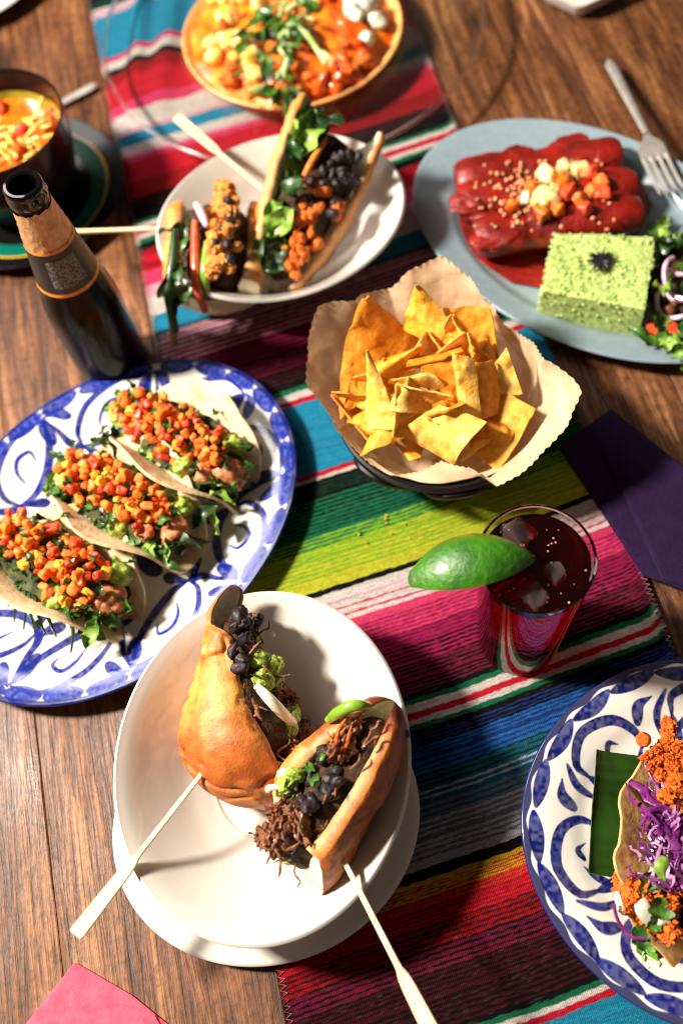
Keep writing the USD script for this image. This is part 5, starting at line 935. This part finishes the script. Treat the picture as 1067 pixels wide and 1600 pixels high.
    for i in range(420):
        if i < 260: w = rng.random(2); p = bil(np.array(w[0]), np.array(w[1])); p = p + [0, 0, rng.uniform(-0.0014, 0.0004)]
        else:
            j = rng.integers(len(e0)); p = ring_t[j] + (ring_t[(j + 1) % len(e0)] - ring_t[j]) * rng.random(); p = np.array([*(cc[:2] + (p[:2] - cc[:2]) * 1.01), rng.uniform(0.0095, 0.0455)])
        gs.append((gv @ rot(rng).T + p, ICO[1][1]))
    part('rice_grains', join(*gs), mat('green_rice_grain', (138, 166, 80), (196, 210, 138), scale=120, rough=0.5, sss=0.2), r, kind='stuff')
    ct = Wp(939, 409, 0.0478); sp = []
    for i in range(80):
        a_ = rng.uniform(0, 6.28); l = rng.uniform(0.005, 0.0135); d = np.array([math.cos(a_), math.sin(a_), rng.uniform(-0.12, 0.35)]); sp.append(tube([ct + [0, 0, rng.uniform(0, 0.003)] - d * 0.001, ct + d * l * 0.6 + [0, 0, 0.0015], ct + d * l], [0.0014, 0.0011, 0.0003], 5))
    part('black_garnish', join(*sp), mat('black_sesame', (14, 12, 16), (30, 26, 34), rough=0.4), r)
    # salad at the right edge
    s = thing('side_salad', 'leafy salad with red onion rings beside the green rice block', 'salad', [*Wp(1060, 430, 0.01)[:2], 0.009])
    part('salad_bed', blob(Wp(1085, 430, 0.016), (0.042, 0.05, 0.012), rng, 0.4, 2, 3, np.eye(3)), BED, s)
    for i in range(60):
        p = Wp(rng.uniform(1022, 1120), rng.uniform(335, 470) if i % 3 else rng.uniform(500, 545), rng.uniform(0.018, 0.036)); part('salad_leaf', leaf(p, rng.normal(size=3) * [1, 1, 0.5], (0.5 * rng.normal(), 0.5 * rng.normal(), 1), rng.uniform(0.016, 0.03), rng.uniform(0.010, 0.018), rng, 0.55, 0.6, 10, 7, 3), (HERB, DHERB, LETT, HERB)[i % 4], s)
    RO = mat('red_onion', (190, 130, 160), (226, 190, 208), scale=90, rough=0.3, coat=0.4, sss=0.2)
    for (px, py, rr, a0, a1, z) in ((1075, 440, .020, 2.2, 4.6, .036), (1060, 470, .019, 2.4, 5.3, .026), (1085, 430, .026, 2.0, 4.2, .040), (1075, 400, .02, 3.6, 5.6, .038)):
        c0 = Wp(px, py, z); part('onion_ring', tube([c0 + [rr * math.cos(x), rr * math.sin(x), 0.004 * math.sin(3 * x)] for x in np.linspace(a0, a1, 22)], 0.0021, 8), RO, s)
    for i in range(10): part('walnut_piece', blob(Wp(rng.uniform(1030, 1090), rng.uniform(420, 500), 0.022), 0.006, rng, 0.4, 2, 2), MEAT, s)
    part('tomato_wedge', dice(Wp(1034, 522, 0.020), (0.028, 0.017, 0.016), rng, trimesh.transformations.rotation_matrix(-0.35, [0, 0, 1])[:3, :3]), TOMATO, s)
grey_food()
def fork():
    t = thing('fork', 'steel fork resting on the far rim of the grey blue plate', 'fork', [*Wp(1000, 190, 0.02)[:2], 0.01])
    a, n1, h0, tip = Wp(950, 93, 0.016), Wp(1010, 208, 0.036), Wp(1020, 222, 0.036), Wp(1050, 300, 0.027)
    part('handle', handle(n1, a, 0.0032, 0.0058, 0.0018, ''), STEEL, t)
    A, O, B = frame(tip - n1, (0, 0, 1)); L = np.linalg.norm(tip - n1)
    rows = []
    for x, w in ((0, 0.0028), (0.06, 0.0045), (0.13, 0.0095), (0.2, 0.0125), (0.34, 0.0130), (0.42, 0.0130)):
        c = n1 + A * L * x - O * (0.003 * math.sin(x * 3.4)); rows.append([c + B * w * k for k in np.linspace(-1, 1, 12)])
    part('head', sheet(np.array(rows), None, 0.0016, O), STEEL, t)
    for k in range(4):
        w = (-1 + k * 2 / 3) * 0.0112; part('tine', tube([n1 + A * L * x + B * w - O * (0.003 * math.sin(x * 3.4)) for x in np.linspace(0.36, 1.0, 10)], [0.0019] * 7 + [0.0017, 0.0013, 0.0006], 8), STEEL, t)
fork()

# ------------------------------------------------------------------ right plate: banana leaf and taco
def banana():
    n, m = 130, 26; U, V = np.meshgrid(np.linspace(0, 1, n), np.linspace(0, 1, m), indexing='ij'); q = [Wp(931, 1174, 0.0255), Wp(1040, 1188, 0.0175), Wp(1020, 1380, 0.0180), Wp(918, 1366, 0.0225)]
    P = (1 - U)[..., None] * ((1 - V)[..., None] * q[0] + V[..., None] * q[1]) + U[..., None] * ((1 - V)[..., None] * q[3] + V[..., None] * q[2])
    P[..., 2] += 0.00028 * np.sin(U * 64) + 0.0016 * np.sin(U * 9 + V * 2) - 0.0015 * V + 0.004 * np.abs(2 * V - 1) ** 6 + 0.002 * np.abs(2 * U - 1) ** 8
    n2 = mat('banana_leaf', (20, 48, 10), (34, 70, 18), scale=30, rough=0.32, coat=0.25, bump=0.0004, bscale=90)
    single('banana_leaf', sheet(P, None, 0.0007, (0, 0, 1)), n2, 'dark green strip of banana leaf lying under the single taco', 'leaf', smooth=30)
banana()
def taco_right():
    rng = np.random.default_rng(91); c = Wp(1062, 1330, 0.022); e0, e1 = Wp(1012, 1150, 0.03), Wp(982, 1480, 0.03)
    a = nrm((e1 - e0) * [1, 1, 0]); up = np.array([0, 0, 1.0]); b = np.cross(up, a); b = b if b[0] < 0 else -b; o = up
    c = np.array([*(((e0 + e1) / 2)[:2] - b[:2] * 0.046), 0.0120]); t = thing('taco', 'single taco with purple cabbage and orange crumble on the round plate', 'taco', c)
    rb = 0.018; pl, pr_ = math.radians(34), math.radians(58)
    nr, nt = 22, 110; rr = np.linspace(0, 1, nr); th = np.arange(nt) * 2 * np.pi / nt; Rr = 0.076 * (1 + 0.018 * np.sin(th * 11) + 0.03 * (fbm(np.stack([np.cos(th) * 4, np.sin(th) * 4, th * 0], -1), 3, 2) - 0.5) * 2)
    A = rr[:, None] * np.cos(th) * Rr; S = rr[:, None] * np.sin(th) * Rr; q = np.abs(S); pl = np.where(S * 1.0 > 0, pl, pr_); ab = rb * pl; tt = np.minimum(q, ab) / rb; ex = np.maximum(q - ab, 0)
    y = np.sign(S) * (rb * np.sin(tt) + ex * np.cos(pl)); z = rb * (1 - np.cos(tt)) + ex * np.sin(pl); nz = 0.012 * (fbm(np.stack([A * 42, S * 42, A * 0], -1), 3, 4) - 0.5) * rr[:, None] ** 0.7
    P = c + A[..., None] * a + (y + nz)[..., None] * b + (z + 0.3 * nz)[..., None] * o; v = P.reshape(-1, 3); f = gridf(nr, nt, True); nm = trimesh.Trimesh(v, f, process=False).vertex_normals; sg = 1 if nm[nt * 3:nt * 4].mean(0) @ o > 0 else -1
    lo = v - sg * nm * 0.002; f = f if sg > 0 else f[:, ::-1]; k = np.arange(nt); x0 = (nr - 1) * nt + k; x1 = (nr - 1) * nt + (k + 1) % nt; n_ = nr * nt
    sh = trimesh.Trimesh(np.vstack([v, lo]), np.vstack([f, f[:, ::-1] + n_, np.c_[x0, x0 + n_, x1], np.c_[x1, x0 + n_, x1 + n_]]), process=False); trimesh.repair.fix_normals(sh)
    part('tortilla', sh, mat('toasted_tortilla', (160, 98, 44), (206, 152, 84), (226, 184, 122), scale=75, rough=0.6, bump=0.0009, bscale=150, sss=0.12, lo=0.3, hi=0.6), t)
    at = lambda u, w, h: c + a * u + b * w + o * h
    nu, nw = 30, 16; U, V = np.meshgrid(np.linspace(-1, 1, nu), np.linspace(-1, 1, nw), indexing='ij'); P = at(0, 0, 0) + (U * 0.054)[..., None] * a + (V * 0.020 * (1 - 0.6 * np.abs(U) ** 3))[..., None] * b + (0.028 + 0.012 * (fbm(np.stack([U * 4, V * 3, U * 0], -1), 4, 9) - 0.5))[..., None] * o
    part('filling', sheet(P, None, 0.018, o), BED, t)
    def ptz(px, py, z): return Wp(px, py, z)
    for i in range(110):
        px, py = (rng.normal(1052, 16), rng.normal(1195, 26)) if i < 76 else (max(974, rng.normal(990, 13)), rng.normal(1408, 12)) if i < 92 else (rng.uniform(1000, 1066), rng.uniform(1380, 1470))
        z = 0.052 if i < 76 else 0.040; part('orange_crumble', blob(ptz(px, py, z + rng.uniform(-0.003, 0.007)), rng.uniform(0.0028, 0.0068, 3), rng, 0.8, 3.4, 3), CHOR, t)
    PUR = [mat('purple_cabbage', (72, 14, 74), (128, 44, 122), scale=60, rough=0.35, coat=0.3), mat('pale_cabbage', (140, 76, 138), (200, 150, 192), scale=60, rough=0.35, coat=0.3)]
    for i in range(170):
        px, py = 1062 + abs(rng.normal(0, 24)) - 22, rng.uniform(1245, 1400); z = 0.050 + rng.uniform(-0.004, 0.010); ang = rng.normal(1.45, 0.6); L = rng.uniform(0.016, 0.034); z -= 0.004; p = ptz(px, py, z); d = np.array([math.cos(ang), math.sin(ang), 0]); k = np.array([-d[1], d[0], 0]) * rng.normal() * 0.5
        pts = spline([p, p + d * L * 0.35 + k * L * 0.3 + [0, 0, 0.003], p + d * L * 0.7 + k * L * 0.35, p + d * L + k * L * rng.uniform(-0.3, 0.3) - [0, 0, 0.003]], 12)
        part('cabbage_shred', ribbon(pts + rng.normal(0, 0.0012, pts.shape), rng.uniform(0.0008, 0.0026), 0.0005, rng, rng.normal() * 2.5), PUR[int(rng.random() < 0.26)], t)
    for pts in (((1010, 1222), (1014, 1246), (1040, 1262), (1066, 1275)), ((958, 1412), (966, 1440), (985, 1464), (1010, 1468)), ((1020, 1370), (1032, 1325), (1050, 1290), (1075, 1275)), ((1000, 1290), (1020, 1265), (1060, 1250))):
        part('cabbage_shred', tube(spline([ptz(x, y, 0.054) for x, y in pts], 20), 0.0012, 6), PUR[0 if pts[0][0] != 1020 else 1], t)
    for (px, py, s) in ((1008, 1424, .015), (968, 1412, .010), (1020, 1378, .012), (1035, 1440, .010), (1025, 1362, .010)): part('onion_piece', dice(ptz(px, py, 0.046), (s * 1.3, s * 0.8, s * 0.6), rng), ONIONW, t)
    for (px, py, s) in ((1030, 1402, .02), (992, 1448, .016), (1040, 1385, .014), (1012, 1452, .012), (1015, 1365, .014)): part('cilantro_leaf', leaf(ptz(px, py, 0.050), (rng.normal(), rng.normal(), 0.1), (0.2, -0.2, 1), s, s * 0.8, rng, 0.2, 0.4, 12, 7, 3), HERB, t)
    part('avocado_piece', dice(ptz(1034, 1358, 0.052), (0.013, 0.011, 0.008), rng), LETT, t)
    part('orange_crumble', blob(ptz(1005, 1156, 0.058), 0.0052, rng, 0.2, 2, 2), CHOR, t)
    for k, (dx, dy) in enumerate(((0, 0), (-9, -14), (9, -10), (-2, -26))):
        lf = leaf(ptz(1000 + dx, 1498 + dy, 0.019), (0.3 * (k - 1.5), -1, 0), (0, 0, 1), 0.013, 0.012, rng, 0.15, 0.3, 12, 7, 2)
        if k == 0: ms = [lf]
        else: ms.append(lf)
    single('cilantro_sprig', join(*ms), mat('bright_cilantro', (62, 118, 24), (104, 156, 46), scale=90, rough=0.45, coat=0.2), 'bright green cilantro leaf fallen on the round plate below the taco', 'herb')
taco_right()

# ------------------------------------------------------------------ napkins and the plates at the far corners
def napkin(name, layers, m, label):
    from shapely.geometry import Polygon
    ms = []
    for k, (pts, z0, z1) in enumerate(layers):
        poly = Polygon([Wp(x, y, z1)[:2] for x, y in pts]).buffer(-0.002).buffer(0.002); mm = trimesh.creation.extrude_polygon(poly, z1 - z0, engine='earcut'); mm.apply_translation([0, 0, z0])
        mm = mm.subdivide_to_size(0.008, max_iter=12) if hasattr(mm, 'subdivide_to_size') else mm
        mm.merge_vertices(); v = mm.vertices.copy(); up = v[:, 2] > (z0 + z1) / 2; d = np.array([poly.exterior.distance(__import__('shapely').Point(*p[:2])) for p in v])
        v[:, 2] += np.where(up, 0.0016 * (fbm(v * 55, 3, k + 3) - 0.5) - 0.0011 * np.exp(-d / 0.0012), 0); ms.append((v, mm.faces))
    single(name, join(*ms), m, label, 'napkin', smooth=50)
def cloth(name, c1, c2): return mat(name, c1, c2, scale=90, rough=0.85, spec=0.15, bump=0.0010, bscale=260, sheen=0.05)
napkin('purple_napkin', [([(872, 696), (955, 638), (1230, 855), (1190, 965), (1004, 897), (986, 868)], 0.0095, 0.0120), ([(925, 662), (958, 642), (1232, 860), (1195, 962), (1035, 903)], 0.0121, 0.0148)], cloth('purple_cloth', (26, 8, 42), (32, 11, 50)), 'folded dark purple napkin at the right, over the runner edge')
napkin('pink_napkin', [([(116, 1504), (40, 1600), (20, 1720), (330, 1720), (262, 1602), (205, 1556)], 0.0006, 0.0030), ([(40, 1606), (75, 1588), (125, 1588), (190, 1570), (240, 1586), (300, 1690), (330, 1722), (20, 1722)], 0.0031, 0.0054)], cloth('pink_cloth', (214, 70, 92), (228, 86, 106)), 'folded pink napkin in the bottom left corner of the table')
single('white_plate', lathe(dish_shell([(0, 0.005), (0.5, 0.005), (0.68, 0.008), (1.0, 0.020)], 0.004, (0.5, 0.004), 0.0035, 0.11), 120, 0.11, 0.11, 0, (*(Wp(-72, -58, 0.02)[:2]), 0.001)), WHITE, 'white plate rim cut off by the top left corner', 'plate', smooth=50)
def tray():
    from shapely.geometry import Polygon
    pts = [Wp(x, y, 0.022)[:2] for x, y in ((830, -26), (906, 12), (985, -24), (915, -90))]
    P = Polygon(pts).buffer(-0.012).buffer(0.012); c = np.array(P.centroid.coords[0]); ex = np.array(P.exterior.coords)[:-1]; rows = []
    for s, z in ((0, 0.006), (0.7, 0.006), (0.84, 0.010), (0.97, 0.0215), (1.0, 0.022), (1.012, 0.0205), (0.99, 0.0185), (0.82, 0.004), (0.7, 0.0), (0, 0.0)): rows.append(np.c_[c + (ex - c) * s, np.full(len(ex), z + 0.001)])
    single('white_dish', (np.array(rows).reshape(-1, 3), gridf(len(rows), len(ex), True)), WHITE, 'rounded corner of a square white dish at the top right edge', 'dish', smooth=50)
tray()

SCR = mat('egg_scramble', (190, 108, 40), (232, 164, 84), scale=240, rough=0.65, spec=0.25, bump=0.0018, bscale=480)
# ------------------------------------------------------------------ buns in the far white bowl
rng = np.random.default_rng(33)
P0, P1 = Wp(424, 452, 0.030), Wp(548, 150, 0.108)
T3 = thing('sandwich', 'long split bun standing open with lettuce, black beans and orange crumble', 'sandwich', [*P0[:2], 0.02])
S3 = Bread(T3, P0, P1, (0.03, -0.62, 0.72), smoothi((0, (0.016, 0.014)), (0.1, (0.027, 0.020)), (0.4, (0.040, 0.026)), (0.75, (0.046, 0.026)), (0.92, (0.045, 0.022)), (1, (0.042, 0.016))),
    smoothi((0, 1.75), (0.8, 1.65), (1, 1.5)), smoothi((0, 1.75), (0.8, 1.65), (1, 1.45)), th=0.015, seed=25, base=lambda t, ph: 0.02 + 0.35 * (ph > 0) + 0 * t, tip=0.1, cap=False, vee=0.22)
S3.bed(0.05, 0.80, 0.8, 0.002, 4)
for i in range(24): t = rng.uniform(0.05, 0.86); r = S3.R(t)[0]; part('lettuce_leaf', leaf(S3.at(t, (-0.72 + 0.35 * rng.random()) * r, 0.014 + rng.uniform(0, 0.006)), S3.A + 0.5 * rng.normal(size=3), S3.O + 0.6 * rng.normal(size=3), rng.uniform(0.022, 0.036), rng.uniform(0.014, 0.022), rng, 0.35), (DHERB, HERB, DHERB, LETT)[i % 4], T3)
for i in range(26): t = rng.uniform(0.42, 0.76); r = S3.R(t)[0]; part('black_bean', bean(S3.at(t, rng.uniform(-0.1, 0.75) * r, 0.018 + rng.uniform(0, 0.006)), rng, 1.25), BEAN, T3)
for i in range(30): t = rng.uniform(0.10, 0.55); r = S3.R(t)[0]; part('orange_crumble', blob(S3.at(t, rng.uniform(-0.1, 0.7) * r, 0.016 + rng.uniform(0, 0.006)), rng.uniform(0.004, 0.008, 3), rng, 0.5, 2.4, 2), CHOR, T3)
part('carrot_strip', wedge([S3.at(0.5, -0.012, 0.022), S3.at(0.62, -0.010, 0.026), S3.at(0.74, -0.006, 0.024)], 0.003), CARROT, T3)
P0, P1 = Wp(330, 452, 0.050), Wp(340, 330, 0.050)
T4 = thing('sandwich', 'short filled bun with orange scramble, cut end hanging over the bowl rim', 'sandwich', [*P0[:2], 0.03])
S4 = Bread(T4, P0, P1, (0.05, -0.18, 0.97), lambda t: [0.045, 0.036], lambda t: 1.85, lambda t: 1.85, th=0.016, seed=35, base=lambda t, ph: 0.1 + 0.45 * (np.abs(ph) < 1.1) + 0 * t, tip=0.0)
S4.bed(-0.02, 1.0, 0.9, 0.004, 6)
for i in range(46): t = rng.uniform(-0.05, 1.0); part('orange_scramble', blob(S4.at(t, rng.normal(0.008, 0.0055), 0.022 + rng.uniform(0, 0.012)), rng.uniform(0.004, 0.008, 3), rng, 0.6, 2.6, 3), SCR, T4)
for i in range(7): part('black_bean', bean(S4.at(rng.uniform(-0.05, 0.9), rng.uniform(0.004, 0.02), 0.034), rng, 1.1), BEAN, T4)
for i in range(16): part('lettuce_leaf', leaf(S4.at(rng.uniform(-0.15, 0.8), -0.022 + rng.normal(0, 0.004), 0.016 + rng.uniform(-0.02, 0.012)), -S4.A + 0.6 * rng.normal(size=3) - 0.3 * S4.O, S4.O + rng.normal(size=3), rng.uniform(0.018, 0.034), 0.013, rng, 0.35), (DHERB, HERB, DHERB)[i % 3], T4)
part('pepper_strip', wedge([S4.at(0.55, -0.014, 0.032), S4.at(0.2, -0.012, 0.026), S4.at(-0.1, -0.010, 0.014), S4.at(-0.25, -0.004, -0.004)], 0.0045), mat('red_pepper', (196, 62, 36), (222, 96, 60), rough=0.3, coat=0.5), T4)
part('green_strip', wedge([S4.at(0.4, -0.030, 0.036), S4.at(0.1, -0.030, 0.030), S4.at(-0.2, -0.034, 0.014), S4.at(-0.42, -0.030, -0.012)], 0.005), DHERB, T4)
part('green_strip', wedge([S4.at(0.1, -0.030, 0.012), S4.at(-0.2, -0.034, 0.0), S4.at(-0.5, -0.032, -0.022)], 0.004), mat('olive_leaf', (92, 88, 28), (130, 120, 48), rough=0.5), T4)
part('pepper_strip', wedge([S4.at(0.3, -0.002, 0.032), S4.at(0.0, -0.003, 0.022), S4.at(-0.12, -0.002, 0.008)], 0.004), PEPPER, T4)
part('onion_strip', wedge([S4.at(0.75, -0.014, 0.034), S4.at(0.6, -0.008, 0.038), S4.at(0.45, -0.002, 0.036)], 0.004), mat('red_onion', (190, 130, 160)), T4)
pick([(425, 308), (276, 182)], (0.060, 0.090), 'flat bamboo pick over the back rim of the far white bowl', split=0.55)
pick([(270, 356), (100, 362)], (0.052, 0.062), 'slim bamboo pick pointing left from the short bun towards the bottle', w1=0.0026, split=0.8)

# ------------------------------------------------------------------ crumbs and drips the meal has left
def crumbs(name, area, z, n, m, label, seed, r=(0.0004, 0.0013)):
    rng = np.random.default_rng(seed); ms = []
    for i in range(n):
        x = area[0] + (area[2] - area[0]) * rng.random(); y = area[1] + (area[3] - area[1]) * rng.random(); ms.append(blob(Wp(x, y, z), rng.uniform(*r, 3), rng, 0.5, 2, 1))
    single(name, join(*ms), m, label, 'crumbs', kind='stuff')
crumbs('meat_crumbs', (300, 1290, 440, 1400), BZ + 0.0068, 16, MEAT, 'dark specks of filling dropped on the floor of the nearest bowl', 5)
crumbs('chip_crumbs', (560, 800, 640, 850), 0.0058, 9, CHIPM[0], 'tiny chip crumbs on the green stripes in front of the basket', 6)
